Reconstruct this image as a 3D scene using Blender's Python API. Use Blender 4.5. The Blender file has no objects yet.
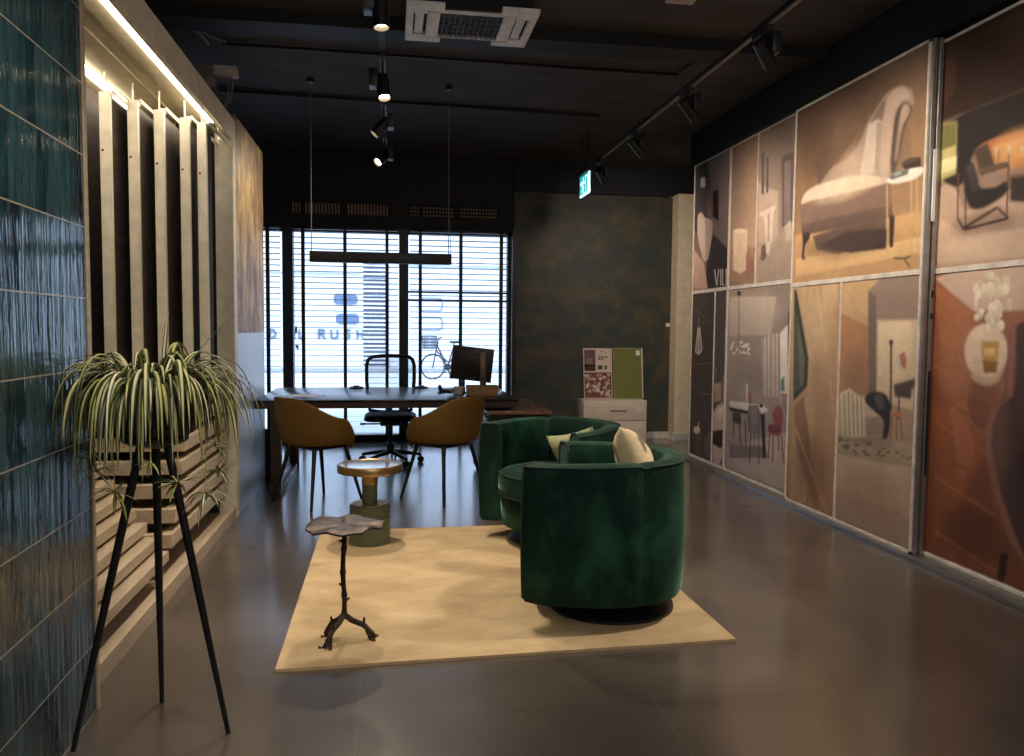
CAMROWS = ((0.98838, -0.15171, 0.00898), (0.00051, 0.06243, 0.99805), (0.15198, 0.98645, -0.06179))
ARM_A, ARM_B, ARM_TH = 0.41, 0.40, 126
ARM1 = (0.965, 3.61, 156)
ARM2 = (1.00, 4.73, 218)
CUSH1 = ((1.17, 3.60, 0.655), (1.15, 0.15, 1.25))
CUSH2 = ((1.13, 4.58, 0.545), (1.2, 0.25, 2.2))
SKY, SUN, EXPO, BT = 2.0, 3.4, 0.0, -0.12
WARM = (1, 0.85, 0.68)
SPOTS_L = [((-0.05, 4.15, 2.94), (0.1, 3.95, 0), 'spotlight on the left track nearest the camera, beside the air conditioner', 100, 95, -1),
           ((-0.05, 5.25, 2.89), (0.3, 4.3, 0), 'second spotlight of the left track, boxy head shining down', 150, 85, -1),
           ((-0.05, 6.30, 2.89), (-0.95, 6.2, 1.9), 'third spotlight of the left track, tilted to the bark wall', 40, 90, 1),
           ((-0.05, 7.40, 2.88), (-1.0, 6.6, 1.9), 'farthest spotlight of the left track, tilted toward the bark wall', 32, 90, 1)]
SPOTS_R = [((1.93, 4.0, 2.80), (3.05, 4.6, 1.6), 'spotlight of the right track nearest the camera, by the chaise picture', 75, 130, 1),
           ((1.93, 5.08, 2.80), (3.05, 5.5, 1.7), 'middle spotlight of the right track', 65, 130, 1),
           ((1.93, 6.2, 2.80), (3.05, 6.5, 1.7), 'spotlight of the right track second from the exit sign', 65, 130, 1),
           ((1.93, 7.25, 2.78), (3.2, 9.0, 1.5), 'farthest lit spotlight of the right track beside the exit sign', 90, 120, 1)]
EXTRA = [((-0.05, 1.9, 2.9), (-0.8, 2.75, 0.9), 85, 70, WARM), ((1.93, 2.7, 2.8), (3.05, 3.2, 1.4), 75, 130, WARM), ((2.8, 3.2, 2.85), (1.2, 3.65, 0.35), 230, 42, WARM)]
AREAS = [((1.2, -1.2, 3.25), (1.2, 1.2, 0), 3.0, 2.0, 95, (1, 0.92, 0.84)), ((1.2, 0.8, 3.25), (1.2, 2.2, 0), 2.6, 1.5, 22, (1, 0.92, 0.84))]
PICTURES = [
 ('A',(7.745, 6.905, 1.73, 2.975),[(72, 62, 68), (112, 92, 92), (80, 62, 60), (150, 115, 105)],[
  ((74,66,72),[(7.745,2.975),(7.435,2.975),(7.421,2.356),(7.745,2.322)]),
  ((128,106,106),[(7.436,2.975),(6.905,2.975),(6.905,2.057),(7.234,2.232)]),
  ((55,46,48),[(7.412,2.212),(7.234,2.232),(6.905,2.057),(6.905,1.73),(7.408,1.73)]),
  ((195,152,138),[(7.745,2.148),(7.477,1.991),(7.366,1.73),(7.745,1.747)]),
  ((200,195,195),[(7.61,2.84),(7.486,2.827),(7.486,2.731),(7.604,2.745)]),
  ((58,24,30),[(7.301,2.662),(7.161,2.653),(7.153,2.361),(7.285,2.409)]),
  ((205,178,168),[(7.634,2.496),(7.599,2.497),(7.577,2.495),(7.553,2.486),(7.533,2.474),(7.506,2.45),(7.483,2.435),(7.449,2.421),(7.413,2.409),(7.356,2.395),(7.324,2.383),(7.299,2.365),(7.288,2.345),(7.283,2.313),(7.284,2.282),(7.294,2.238),(7.31,2.188),(7.34,2.105),(7.362,2.059),(7.386,2.024),(7.409,2.009),(7.442,2.006),(7.464,2.008),(7.488,2.019),(7.508,2.036),(7.535,2.068),(7.555,2.095),(7.579,2.132),(7.601,2.171),(7.634,2.234),(7.653,2.278),(7.666,2.326),(7.671,2.369),(7.671,2.428),(7.666,2.461),(7.653,2.485)]),
  ((170,145,138),[(7.477,2.415),(7.293,2.376),(7.282,2.278),(7.373,2.013),(7.436,2.008)]),
  ((205,190,185),[(7.224,1.906),(7.165,1.75),(7.145,1.75),(7.204,1.905)]),
  ((205,190,185),[(7.125,1.903),(7.16,1.75),(7.14,1.748),(7.106,1.901)]),
  ((205,190,185),[(7.081,1.9),(7.072,1.745),(7.052,1.744),(7.062,1.898)]),
  ((205,190,185),[(7.038,1.897),(7.028,1.743),(7.009,1.742),(7.019,1.895)]),
  ((205,190,185),[(7.022,1.743),(6.97,1.744),(6.974,1.752),(7.026,1.751)]),
  ((205,190,185),[(6.958,1.895),(6.948,1.743),(6.93,1.742),(6.939,1.893)]),
  ((205,190,185),[(6.942,1.742),(6.905,1.743),(6.905,1.751),(6.946,1.75)]),
 ]),
 ('B',(6.885, 6.36, 1.73, 2.975),[(135, 108, 92), (155, 124, 102), (205, 165, 135), (190, 150, 125)],[
  ((168,128,104),[(6.885,2.059),(6.36,2.037),(6.36,1.73),(6.869,1.731)]),
  ((228,192,162),[(6.817,2.203),(6.529,2.197),(6.517,1.858),(6.645,1.827),(6.796,1.869)]),
  ((240,212,186),[(6.528,2.182),(6.536,2.174),(6.56,2.169),(6.598,2.168),(6.645,2.17),(6.696,2.176),(6.745,2.185),(6.785,2.196),(6.812,2.207),(6.822,2.217),(6.813,2.225),(6.788,2.23),(6.748,2.231),(6.699,2.228),(6.648,2.222),(6.601,2.213),(6.562,2.203),(6.537,2.192)]),
  ((170,110,90),[(6.537,1.988),(6.482,2.037),(6.452,1.799),(6.499,1.766),(6.538,1.878)]),
  ((160,100,80),[(6.461,1.945),(6.404,1.947),(6.381,1.82),(6.436,1.817)]),
 ]),
 ('B',(6.345, 5.645, 1.73, 2.975),[(158, 132, 116), (132, 112, 106), (165, 140, 120), (190, 160, 140)],[
  ((196,168,148),[(6.345,2.572),(6.14,2.483),(5.994,2.441),(5.967,2.003),(6.313,1.932)]),
  ((172,147,130),[(6.313,1.932),(6.111,2.018),(5.68,2.197),(5.647,1.73),(6.299,1.73)]),
  ((108,98,93),[(6.302,2.811),(6.248,2.799),(6.234,2.451),(6.28,2.464)]),
  ((108,98,93),[(6.215,2.754),(6.167,2.744),(6.156,2.452),(6.197,2.455)]),
  ((112,92,90),[(5.948,2.698),(5.749,2.696),(5.735,2.165),(5.913,2.139)]),
  ((142,122,118),[(5.904,2.648),(5.804,2.648),(5.781,2.171),(5.874,2.158)]),
  ((220,195,175),[(6.266,2.319),(6.227,2.319),(6.198,2.32),(6.162,2.323),(6.128,2.326),(6.078,2.333),(6.05,2.335),(6.031,2.333),(6.022,2.328),(6.022,2.316),(6.023,2.309),(6.028,2.302),(6.035,2.297),(6.048,2.291),(6.055,2.276),(6.06,2.244),(6.061,2.203),(6.06,2.128),(6.061,2.087),(6.065,2.057),(6.071,2.045),(6.082,2.043),(6.089,2.038),(6.095,2.026),(6.099,2.01),(6.103,1.981),(6.108,1.965),(6.119,1.954),(6.132,1.951),(6.155,1.953),(6.169,1.969),(6.182,2.009),(6.19,2.063),(6.199,2.162),(6.208,2.217),(6.223,2.257),(6.242,2.274),(6.273,2.277),(6.29,2.281),(6.303,2.287),(6.308,2.294),(6.309,2.306),(6.303,2.313),(6.288,2.318)]),
  ((175,150,132),[(6.157,2.28),(6.127,2.283),(6.121,2.053),(6.146,2.052)]),
  ((120,90,75),[(6.254,2.032),(6.179,2.042),(6.161,1.936),(6.208,1.902),(6.262,1.919)]),
  ((200,178,160),[(5.873,2.142),(5.776,2.181),(5.75,2.029),(5.832,2.022)]),
 ]),
 ('A',(7.745, 7.19, 0.06, 1.69),[(80, 66, 64), (72, 60, 58), (78, 64, 60), (85, 70, 66)],[
  ((130,118,112),[(7.745,1.552),(7.244,1.393),(7.236,1.397),(7.741,1.557)]),
  ((150,138,130),[(7.584,1.453),(7.576,1.328),(7.562,1.328),(7.569,1.453)]),
  ((150,135,125),[(7.599,1.342),(7.541,1.342),(7.471,1.135),(7.554,1.083),(7.643,1.108)]),
  ((228,212,198),[(7.594,1.35),(7.653,1.108),(7.634,1.108),(7.576,1.35)]),
  ((228,212,198),[(7.558,1.35),(7.48,1.135),(7.462,1.136),(7.54,1.35)]),
  ((228,212,198),[(7.65,1.105),(7.561,1.079),(7.547,1.086),(7.636,1.111)]),
  ((228,212,198),[(7.545,1.081),(7.462,1.133),(7.48,1.137),(7.563,1.085)]),
  ((228,212,198),[(7.576,1.328),(7.561,1.088),(7.547,1.089),(7.562,1.328)]),
  ((140,125,118),[(7.635,0.981),(7.216,1.005),(7.217,1.012),(7.636,0.988)]),
  ((140,125,118),[(7.531,0.692),(7.198,0.709),(7.197,0.716),(7.53,0.699)]),
  ((105,82,66),[(7.592,0.269),(7.435,0.313),(7.405,0.061),(7.564,0.06)]),
  ((112,102,97),[(7.361,0.262),(7.19,0.376),(7.19,0.085),(7.338,0.105)]),
  ((90,60,55),[(7.356,0.4),(7.19,0.482),(7.19,0.363),(7.349,0.291)]),
  ((235,215,198),[(7.472,0.33),(7.476,0.316),(7.49,0.303),(7.513,0.291),(7.541,0.282),(7.571,0.278),(7.6,0.279),(7.624,0.285),(7.64,0.295),(7.646,0.308),(7.642,0.322),(7.627,0.336),(7.604,0.348),(7.576,0.356),(7.545,0.36),(7.517,0.358),(7.493,0.353),(7.478,0.343)]),
  ((235,215,198),[(7.523,0.408),(7.534,0.351),(7.513,0.352),(7.502,0.41)]),
 ]),
 ('A',(7.165, 6.905, 0.06, 1.69),[(84, 70, 68), (90, 74, 72), (95, 76, 74), (90, 72, 70)],[
  ((210,180,174),[(7.156,0.25),(6.905,0.283),(6.905,0.06),(7.144,0.06)]),
  ((130,122,120),[(6.971,0.903),(6.905,0.907),(6.905,0.838),(6.967,0.833)]),
  ((120,120,120),[(7.139,0.985),(7.131,0.853),(7.098,0.855),(7.107,0.987)]),
  ((195,152,132),[(7.152,0.82),(6.999,0.841),(6.988,0.667),(7.141,0.64)]),
  ((150,110,85),[(6.991,0.823),(6.905,0.842),(6.905,0.669),(6.975,0.655)]),
  ((218,184,174),[(7.165,0.543),(7.049,0.622),(6.925,0.66),(6.905,0.516),(6.905,0.41),(7.163,0.356)]),
  ((235,205,195),[(7.097,0.564),(6.935,0.62),(6.905,0.534),(7.052,0.463)]),
  ((48,36,36),[(7.163,0.356),(6.905,0.402),(6.905,0.259),(6.973,0.216),(7.155,0.236)]),
  ((58,48,46),[(6.977,0.078),(6.905,0.166),(6.905,0.06)]),
 ]),
 ('B',(6.885, 5.645, 0.06, 1.69),[(175, 150, 134), (150, 130, 118), (150, 132, 130), (162, 142, 140)],[
  ((205,182,164),[(5.735,1.461),(5.749,1.411),(5.799,1.365),(5.881,1.324),(5.994,1.291),(6.131,1.27),(6.286,1.261),(6.449,1.266),(6.609,1.286),(6.754,1.321),(6.87,1.368),(6.885,1.423),(6.885,1.484),(6.885,1.543),(6.884,1.596),(6.773,1.639),(6.633,1.668),(6.475,1.683),(6.312,1.682),(6.155,1.667),(6.015,1.64),(5.899,1.604),(5.811,1.56),(5.756,1.512)],0.6),
  ((120,104,98),[(5.75,1.008),(5.765,0.957),(5.815,0.906),(5.898,0.859),(6.012,0.817),(6.15,0.785),(6.307,0.765),(6.472,0.758),(6.634,0.767),(6.78,0.791),(6.885,0.83),(6.885,0.881),(6.885,0.94),(6.885,1.001),(6.885,1.06),(6.8,1.112),(6.658,1.152),(6.498,1.178),(6.333,1.189),(6.175,1.186),(6.033,1.169),(5.916,1.141),(5.827,1.103),(5.771,1.058)],0.3),
  ((188,166,160),[(6.839,0.257),(5.645,0.557),(5.645,0.079),(6.823,0.06)]),
  ((205,182,165),[(6.863,1.633),(5.966,1.598),(6.041,1.286),(6.841,1.279)]),
  ((60,50,45),[(6.701,1.677),(6.622,1.673),(6.619,1.634),(6.699,1.637)]),
  ((90,75,70),[(6.666,1.638),(6.64,1.217),(6.626,1.217),(6.652,1.637)]),
  ((175,155,142),[(6.209,1.25),(5.925,1.31),(5.88,0.801),(6.155,0.778)]),
  ((212,192,176),[(6.159,1.274),(6.128,0.78),(6.104,0.782),(6.134,1.274)]),
  ((212,192,176),[(6.091,1.284),(6.06,0.786),(6.036,0.788),(6.067,1.284)]),
  ((212,192,176),[(6.015,1.293),(5.984,0.792),(5.961,0.794),(5.992,1.294)]),
  ((212,192,176),[(5.95,1.303),(5.919,0.798),(5.896,0.8),(5.927,1.303)]),
  ((245,232,215),[(6.596,1.125),(6.54,1.122),(6.536,1.135),(6.591,1.138)]),
  ((245,232,215),[(6.496,1.208),(6.441,1.195),(6.428,1.205),(6.483,1.218)]),
  ((245,232,215),[(6.493,1.199),(6.439,1.207),(6.446,1.217),(6.5,1.21)]),
  ((245,232,215),[(6.618,1.212),(6.562,1.211),(6.56,1.225),(6.616,1.226)]),
  ((245,232,215),[(6.536,1.185),(6.483,1.205),(6.499,1.214),(6.553,1.194)]),
  ((245,232,215),[(6.779,1.194),(6.722,1.215),(6.736,1.222),(6.793,1.201)]),
  ((245,232,215),[(6.471,1.133),(6.416,1.115),(6.401,1.124),(6.456,1.142)]),
  ((245,232,215),[(6.571,1.173),(6.516,1.182),(6.527,1.195),(6.581,1.187)]),
  ((245,232,215),[(6.496,1.186),(6.442,1.192),(6.447,1.2),(6.501,1.194)]),
  ((245,232,215),[(6.8,1.17),(6.742,1.189),(6.76,1.199),(6.818,1.18)]),
  ((245,232,215),[(6.699,1.166),(6.642,1.177),(6.651,1.186),(6.708,1.175)]),
  ((245,232,215),[(6.654,1.152),(6.596,1.127),(6.584,1.132),(6.642,1.158)]),
  ((245,232,215),[(6.555,1.141),(6.499,1.121),(6.484,1.128),(6.54,1.149)]),
  ((245,232,215),[(6.618,1.218),(6.562,1.215),(6.558,1.229),(6.614,1.232)]),
  ((245,232,215),[(6.754,1.116),(6.696,1.117),(6.696,1.127),(6.755,1.126)]),
  ((245,232,215),[(6.686,1.145),(6.63,1.167),(6.649,1.176),(6.705,1.155)]),
  ((245,232,215),[(6.537,1.141),(6.481,1.116),(6.468,1.122),(6.524,1.147)]),
  ((245,232,215),[(6.69,1.132),(6.634,1.15),(6.654,1.162),(6.71,1.143)]),
  ((245,232,215),[(6.624,1.183),(6.568,1.188),(6.572,1.196),(6.628,1.191)]),
  ((245,232,215),[(6.766,1.122),(6.71,1.149),(6.723,1.154),(6.78,1.127)]),
  ((245,232,215),[(6.461,1.161),(6.407,1.167),(6.413,1.178),(6.466,1.172)]),
  ((245,232,215),[(6.515,1.166),(6.461,1.178),(6.474,1.19),(6.528,1.178)]),
  ((245,232,215),[(6.81,1.143),(6.752,1.166),(6.772,1.176),(6.83,1.153)]),
  ((245,232,215),[(6.468,1.142),(6.415,1.163),(6.43,1.171),(6.483,1.15)]),
  ((80,65,55),[(6.712,1.148),(6.717,1.142),(6.729,1.14),(6.742,1.141),(6.747,1.147),(6.742,1.152),(6.73,1.155),(6.718,1.153)]),
  ((80,65,55),[(6.672,1.166),(6.676,1.161),(6.688,1.158),(6.701,1.16),(6.706,1.165),(6.701,1.171),(6.689,1.173),(6.677,1.171)]),
  ((80,65,55),[(6.474,1.154),(6.479,1.149),(6.49,1.146),(6.502,1.148),(6.507,1.153),(6.503,1.158),(6.491,1.161),(6.479,1.159)]),
  ((80,65,55),[(6.482,1.171),(6.486,1.166),(6.498,1.163),(6.509,1.165),(6.514,1.17),(6.51,1.175),(6.499,1.178),(6.487,1.176)]),
  ((80,65,55),[(6.616,1.155),(6.621,1.15),(6.632,1.147),(6.645,1.149),(6.65,1.154),(6.645,1.16),(6.633,1.162),(6.621,1.16)]),
  ((80,65,55),[(6.62,1.175),(6.624,1.169),(6.636,1.167),(6.648,1.169),(6.654,1.174),(6.649,1.179),(6.637,1.182),(6.625,1.18)]),
  ((80,65,55),[(6.641,1.181),(6.646,1.175),(6.658,1.173),(6.67,1.175),(6.676,1.18),(6.671,1.185),(6.659,1.188),(6.647,1.186)]),
  ((80,65,55),[(6.647,1.143),(6.651,1.138),(6.663,1.135),(6.676,1.137),(6.681,1.142),(6.676,1.147),(6.664,1.15),(6.652,1.148)]),
  ((234,220,210),[(5.893,1.305),(5.768,1.375),(5.722,0.62),(5.846,0.76)]),
  ((95,130,120),[(5.857,0.936),(5.801,0.973),(5.785,0.853),(5.847,0.848)]),
  ((150,120,100),[(5.846,0.837),(5.735,0.836),(5.723,0.63),(5.831,0.739)]),
  ((85,70,66),[(5.774,1.466),(5.694,1.486),(5.645,0.491),(5.722,0.62)]),
  ((70,58,58),[(6.739,0.589),(6.556,0.596),(6.549,0.493),(6.722,0.497)]),
  ((70,58,58),[(6.59,0.505),(6.555,0.319),(6.533,0.322),(6.567,0.508)]),
  ((70,58,58),[(6.481,0.555),(6.45,0.315),(6.428,0.318),(6.459,0.557)]),
  ((80,68,66),[(6.71,0.491),(6.713,0.352),(6.69,0.355),(6.686,0.493)]),
  ((130,112,108),[(6.78,0.291),(6.081,0.37),(6.027,0.286),(6.773,0.164)]),
  ((52,40,38),[(6.802,0.641),(6.172,0.641),(6.155,0.606),(6.799,0.595)]),
  ((228,214,204),[(6.804,0.681),(6.49,0.7),(6.126,0.706),(6.051,0.673),(6.171,0.634),(6.801,0.63)]),
  ((42,33,33),[(6.186,0.63),(6.107,0.639),(6.07,0.275),(6.119,0.267)]),
  ((112,100,98),[(6.408,0.684),(6.241,0.7),(6.187,0.647),(6.186,0.457),(6.404,0.448),(6.427,0.561)]),
  ((134,120,116),[(6.364,0.669),(6.26,0.679),(6.234,0.583),(6.247,0.468),(6.362,0.46)]),
  ((80,68,66),[(6.361,0.449),(6.377,0.186),(6.356,0.189),(6.34,0.451)]),
  ((80,68,66),[(6.221,0.455),(6.195,0.207),(6.175,0.21),(6.201,0.458)]),
  ((80,68,66),[(6.296,0.457),(6.287,0.315),(6.272,0.318),(6.28,0.459)]),
  ((150,66,60),[(5.977,0.672),(5.963,0.686),(5.952,0.695),(5.938,0.705),(5.923,0.713),(5.901,0.724),(5.885,0.728),(5.869,0.73),(5.854,0.728),(5.834,0.722),(5.822,0.714),(5.812,0.702),(5.807,0.687),(5.803,0.661),(5.802,0.64),(5.804,0.613),(5.809,0.586),(5.819,0.543),(5.829,0.519),(5.844,0.5),(5.861,0.49),(5.889,0.485),(5.91,0.483),(5.936,0.483),(5.961,0.485),(5.998,0.49),(6.02,0.496),(6.036,0.505),(6.045,0.517),(6.049,0.536),(6.045,0.548),(6.031,0.558),(6.009,0.565),(5.969,0.571),(5.95,0.576),(5.939,0.583),(5.938,0.59),(5.949,0.602),(5.957,0.61),(5.965,0.619),(5.972,0.628),(5.982,0.642),(5.985,0.651),(5.983,0.662)]),
  ((120,48,46),[(6.044,0.559),(5.835,0.575),(5.836,0.529),(5.954,0.497),(6.04,0.502)]),
  ((110,55,50),[(6.025,0.493),(6.036,0.28),(6.017,0.283),(6.006,0.495)]),
  ((110,55,50),[(5.963,0.478),(5.958,0.257),(5.94,0.26),(5.944,0.481)]),
  ((110,55,50),[(5.879,0.489),(5.863,0.369),(5.845,0.372),(5.861,0.492)]),
  ((110,55,50),[(5.83,0.505),(5.776,0.287),(5.759,0.291),(5.812,0.508)]),
  ((155,92,72),[(6.414,0.792),(6.367,0.795),(6.36,0.693),(6.408,0.693)]),
  ((225,212,200),[(6.47,0.867),(6.46,0.703),(6.433,0.706),(6.443,0.869)]),
  ((60,45,40),[(6.211,0.712),(6.141,0.714),(6.14,0.686),(6.21,0.684)]),
 ]),
 ('C',(5.605, 4.145, 1.685, 2.955),[(100, 76, 64), (124, 98, 82), (200, 152, 102), (190, 142, 94)],[
  ((128,98,78),[(5.34,2.539),(4.911,2.786),(4.695,2.827),(4.727,2.663),(5.032,2.476),(5.276,2.36)]),
  ((205,158,104),[(5.59,2.034),(5.42,2.057),(4.145,2.012),(4.145,1.685),(5.598,1.685)]),
  ((228,182,124),[(5.568,1.869),(4.899,1.851),(4.145,1.868),(4.145,1.778),(5.56,1.73)]),
  ((110,86,70),[(5.334,2.005),(4.911,2.035),(4.484,2.028),(4.477,1.907),(4.993,1.846),(5.274,1.9)]),
  ((62,48,44),[(5.25,1.925),(4.908,1.988),(4.46,1.953),(4.472,1.83),(4.853,1.841)]),
  ((182,152,132),[(5.265,2.353),(5.216,2.391),(5.104,2.451),(4.938,2.47),(4.806,2.531),(4.706,2.657),(4.607,2.729),(4.53,2.78),(4.454,2.79),(4.36,2.777),(4.281,2.726),(4.255,2.644),(4.315,2.638),(4.363,2.524),(4.39,2.367),(4.459,2.259),(4.58,2.291),(4.772,2.334)]),
  ((150,122,106),[(4.696,2.619),(4.671,2.647),(4.652,2.667),(4.628,2.69),(4.605,2.709),(4.569,2.737),(4.55,2.745),(4.537,2.737),(4.533,2.715),(4.536,2.668),(4.539,2.633),(4.542,2.595),(4.546,2.559),(4.552,2.508),(4.556,2.475),(4.561,2.443),(4.567,2.42),(4.575,2.391),(4.588,2.376),(4.615,2.366),(4.648,2.364),(4.707,2.368),(4.738,2.381),(4.756,2.409),(4.756,2.447),(4.74,2.514),(4.728,2.555),(4.712,2.593)]),
  ((100,80,72),[(4.424,2.637),(4.406,2.658),(4.393,2.669),(4.376,2.676),(4.359,2.679),(4.334,2.677),(4.318,2.672),(4.303,2.662),(4.293,2.65),(4.28,2.627),(4.277,2.611),(4.281,2.594),(4.292,2.578),(4.315,2.555),(4.33,2.534),(4.344,2.502),(4.355,2.466),(4.367,2.407),(4.377,2.37),(4.388,2.336),(4.4,2.311),(4.417,2.282),(4.428,2.271),(4.439,2.273),(4.449,2.288),(4.46,2.323),(4.465,2.354),(4.466,2.4),(4.463,2.449),(4.453,2.528),(4.445,2.574),(4.435,2.613)]),
  ((190,160,142),[(4.352,2.664),(4.335,2.662),(4.324,2.659),(4.314,2.652),(4.307,2.643),(4.298,2.626),(4.297,2.614),(4.302,2.6),(4.314,2.587),(4.338,2.568),(4.352,2.548),(4.366,2.516),(4.375,2.478),(4.385,2.415),(4.392,2.381),(4.4,2.356),(4.407,2.348),(4.416,2.349),(4.42,2.359),(4.421,2.383),(4.418,2.414),(4.409,2.471),(4.403,2.509),(4.397,2.547),(4.39,2.579),(4.381,2.62),(4.374,2.642),(4.363,2.658)]),
  ((208,178,158),[(4.567,2.338),(4.566,2.393),(4.565,2.433),(4.563,2.481),(4.561,2.526),(4.556,2.593),(4.552,2.634),(4.545,2.67),(4.538,2.695),(4.526,2.722),(4.517,2.738),(4.505,2.753),(4.492,2.763),(4.474,2.774),(4.46,2.779),(4.442,2.782),(4.425,2.781),(4.399,2.777),(4.382,2.773),(4.364,2.765),(4.35,2.757),(4.33,2.742),(4.32,2.732),(4.311,2.721),(4.306,2.712),(4.303,2.7),(4.306,2.693),(4.315,2.689),(4.33,2.688),(4.357,2.69),(4.375,2.689),(4.392,2.685),(4.405,2.677),(4.42,2.663),(4.43,2.651),(4.438,2.633),(4.443,2.613),(4.448,2.581),(4.452,2.555),(4.455,2.519),(4.458,2.482),(4.462,2.424),(4.464,2.386),(4.466,2.349),(4.468,2.319),(4.471,2.283),(4.477,2.264),(4.489,2.254),(4.505,2.255),(4.535,2.266),(4.551,2.281),(4.562,2.307)]),
  ((220,198,180),[(4.705,2.637),(4.602,2.645),(4.556,2.614),(4.582,2.323),(4.706,2.319),(4.777,2.348)]),
  ((185,160,143),[(4.613,2.624),(4.556,2.614),(4.582,2.323),(4.623,2.323)]),
  ((228,204,180),[(5.512,2.273),(5.502,2.292),(5.494,2.303),(5.482,2.315),(5.469,2.324),(5.449,2.335),(5.43,2.342),(5.403,2.348),(5.374,2.353),(5.327,2.359),(5.274,2.361),(5.186,2.36),(5.084,2.355),(4.92,2.347),(4.819,2.338),(4.724,2.324),(4.654,2.309),(4.569,2.284),(4.522,2.269),(4.486,2.255),(4.469,2.246),(4.459,2.235),(4.493,2.231),(4.588,2.231),(4.732,2.234),(5.021,2.246),(5.2,2.252),(5.348,2.256),(5.426,2.257),(5.472,2.255),(5.495,2.257),(5.51,2.263)]),
  ((138,106,90),[(5.528,2.254),(5.377,2.262),(4.449,2.224),(4.418,2.019),(4.91,2.022),(5.485,2.027)]),
  ((112,86,74),[(5.502,2.111),(4.426,2.092),(4.418,2.019),(4.91,2.022),(5.485,2.027)]),
  ((90,66,54),[(4.284,1.839),(4.301,1.814),(4.355,1.794),(4.445,1.78),(4.568,1.773),(4.721,1.774),(4.895,1.785),(5.083,1.804),(5.27,1.832),(5.442,1.867),(5.582,1.907),(5.605,1.948),(5.605,1.987),(5.605,2.019),(5.59,2.041),(5.453,2.052),(5.284,2.052),(5.097,2.041),(4.91,2.022),(4.734,1.996),(4.58,1.966),(4.454,1.933),(4.362,1.9),(4.304,1.868)],0.5),
  ((240,214,180),[(4.455,2.191),(4.469,2.18),(4.512,2.175),(4.582,2.175),(4.677,2.182),(4.792,2.195),(4.922,2.214),(5.059,2.238),(5.193,2.266),(5.314,2.295),(5.41,2.324),(5.473,2.35),(5.495,2.37),(5.475,2.383),(5.414,2.387),(5.319,2.383),(5.199,2.371),(5.066,2.353),(4.929,2.33),(4.799,2.304),(4.683,2.278),(4.587,2.252),(4.515,2.228),(4.471,2.208)],0.5),
  ((96,72,60),[(4.246,2.382),(4.247,2.336),(4.255,2.294),(4.269,2.259),(4.29,2.234),(4.315,2.22),(4.344,2.219),(4.373,2.23),(4.402,2.254),(4.428,2.289),(4.448,2.332),(4.463,2.381),(4.47,2.432),(4.469,2.481),(4.46,2.524),(4.444,2.559),(4.422,2.584),(4.396,2.595),(4.367,2.594),(4.338,2.581),(4.31,2.555),(4.285,2.52),(4.266,2.478),(4.252,2.431)],0.35),
  ((216,188,166),[(4.626,2.368),(4.63,2.331),(4.649,2.299),(4.681,2.274),(4.724,2.258),(4.776,2.252),(4.833,2.256),(4.893,2.272),(4.95,2.297),(5.001,2.332),(5.042,2.372),(5.069,2.416),(5.08,2.459),(5.074,2.499),(5.052,2.533),(5.015,2.558),(4.967,2.572),(4.912,2.575),(4.853,2.567),(4.794,2.548),(4.74,2.521),(4.694,2.487),(4.658,2.449),(4.635,2.408)],0.35),
  ((84,62,52),[(5.037,2.557),(5.044,2.476),(5.073,2.404),(5.125,2.347),(5.195,2.308),(5.282,2.289),(5.379,2.293),(5.482,2.322),(5.582,2.373),(5.605,2.445),(5.605,2.533),(5.605,2.629),(5.605,2.728),(5.605,2.819),(5.605,2.896),(5.605,2.954),(5.605,2.955),(5.523,2.955),(5.422,2.955),(5.322,2.94),(5.231,2.883),(5.153,2.811),(5.093,2.729),(5.054,2.643)],0.5),
  ((150,114,84),[(4.145,2.09),(4.145,2.056),(4.148,2.027),(4.179,2.003),(4.221,1.988),(4.273,1.981),(4.329,1.984),(4.388,1.996),(4.444,2.018),(4.495,2.048),(4.535,2.084),(4.561,2.123),(4.572,2.163),(4.566,2.199),(4.544,2.231),(4.507,2.254),(4.46,2.268),(4.405,2.272),(4.347,2.266),(4.289,2.25),(4.236,2.226),(4.191,2.196),(4.156,2.162),(4.145,2.126)],0.4),
  ((62,44,36),[(5.444,2.044),(5.405,2.043),(5.385,2.04),(5.373,2.032),(5.37,2.021),(5.376,2.002),(5.381,1.991),(5.39,1.98),(5.4,1.974),(5.417,1.966),(5.428,1.958),(5.436,1.944),(5.442,1.927),(5.447,1.899),(5.448,1.883),(5.444,1.87),(5.437,1.863),(5.423,1.86),(5.419,1.857),(5.423,1.854),(5.434,1.851),(5.458,1.846),(5.471,1.85),(5.479,1.863),(5.48,1.883),(5.475,1.921),(5.474,1.945),(5.474,1.97),(5.476,1.99),(5.481,2.016),(5.478,2.031),(5.464,2.04)]),
  ((62,44,36),[(4.453,2.024),(4.399,2.026),(4.403,1.837),(4.441,1.834)]),
  ((205,172,118),[(4.495,2.232),(4.458,1.766),(4.446,1.765),(4.483,2.23)]),
  ((205,172,118),[(4.265,2.204),(4.23,1.76),(4.22,1.759),(4.254,2.202)]),
  ((205,172,118),[(4.216,2.209),(4.179,1.778),(4.168,1.777),(4.205,2.207)]),
  ((190,158,108),[(4.451,1.764),(4.172,1.774),(4.175,1.781),(4.454,1.771)]),
  ((80,62,50),[(4.391,1.762),(4.293,1.752),(4.293,1.761),(4.391,1.772)]),
  ((80,62,50),[(4.299,1.754),(4.245,1.699),(4.233,1.703),(4.287,1.758)]),
  ((80,62,50),[(4.29,1.752),(4.233,1.761),(4.239,1.77),(4.296,1.761)]),
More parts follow.
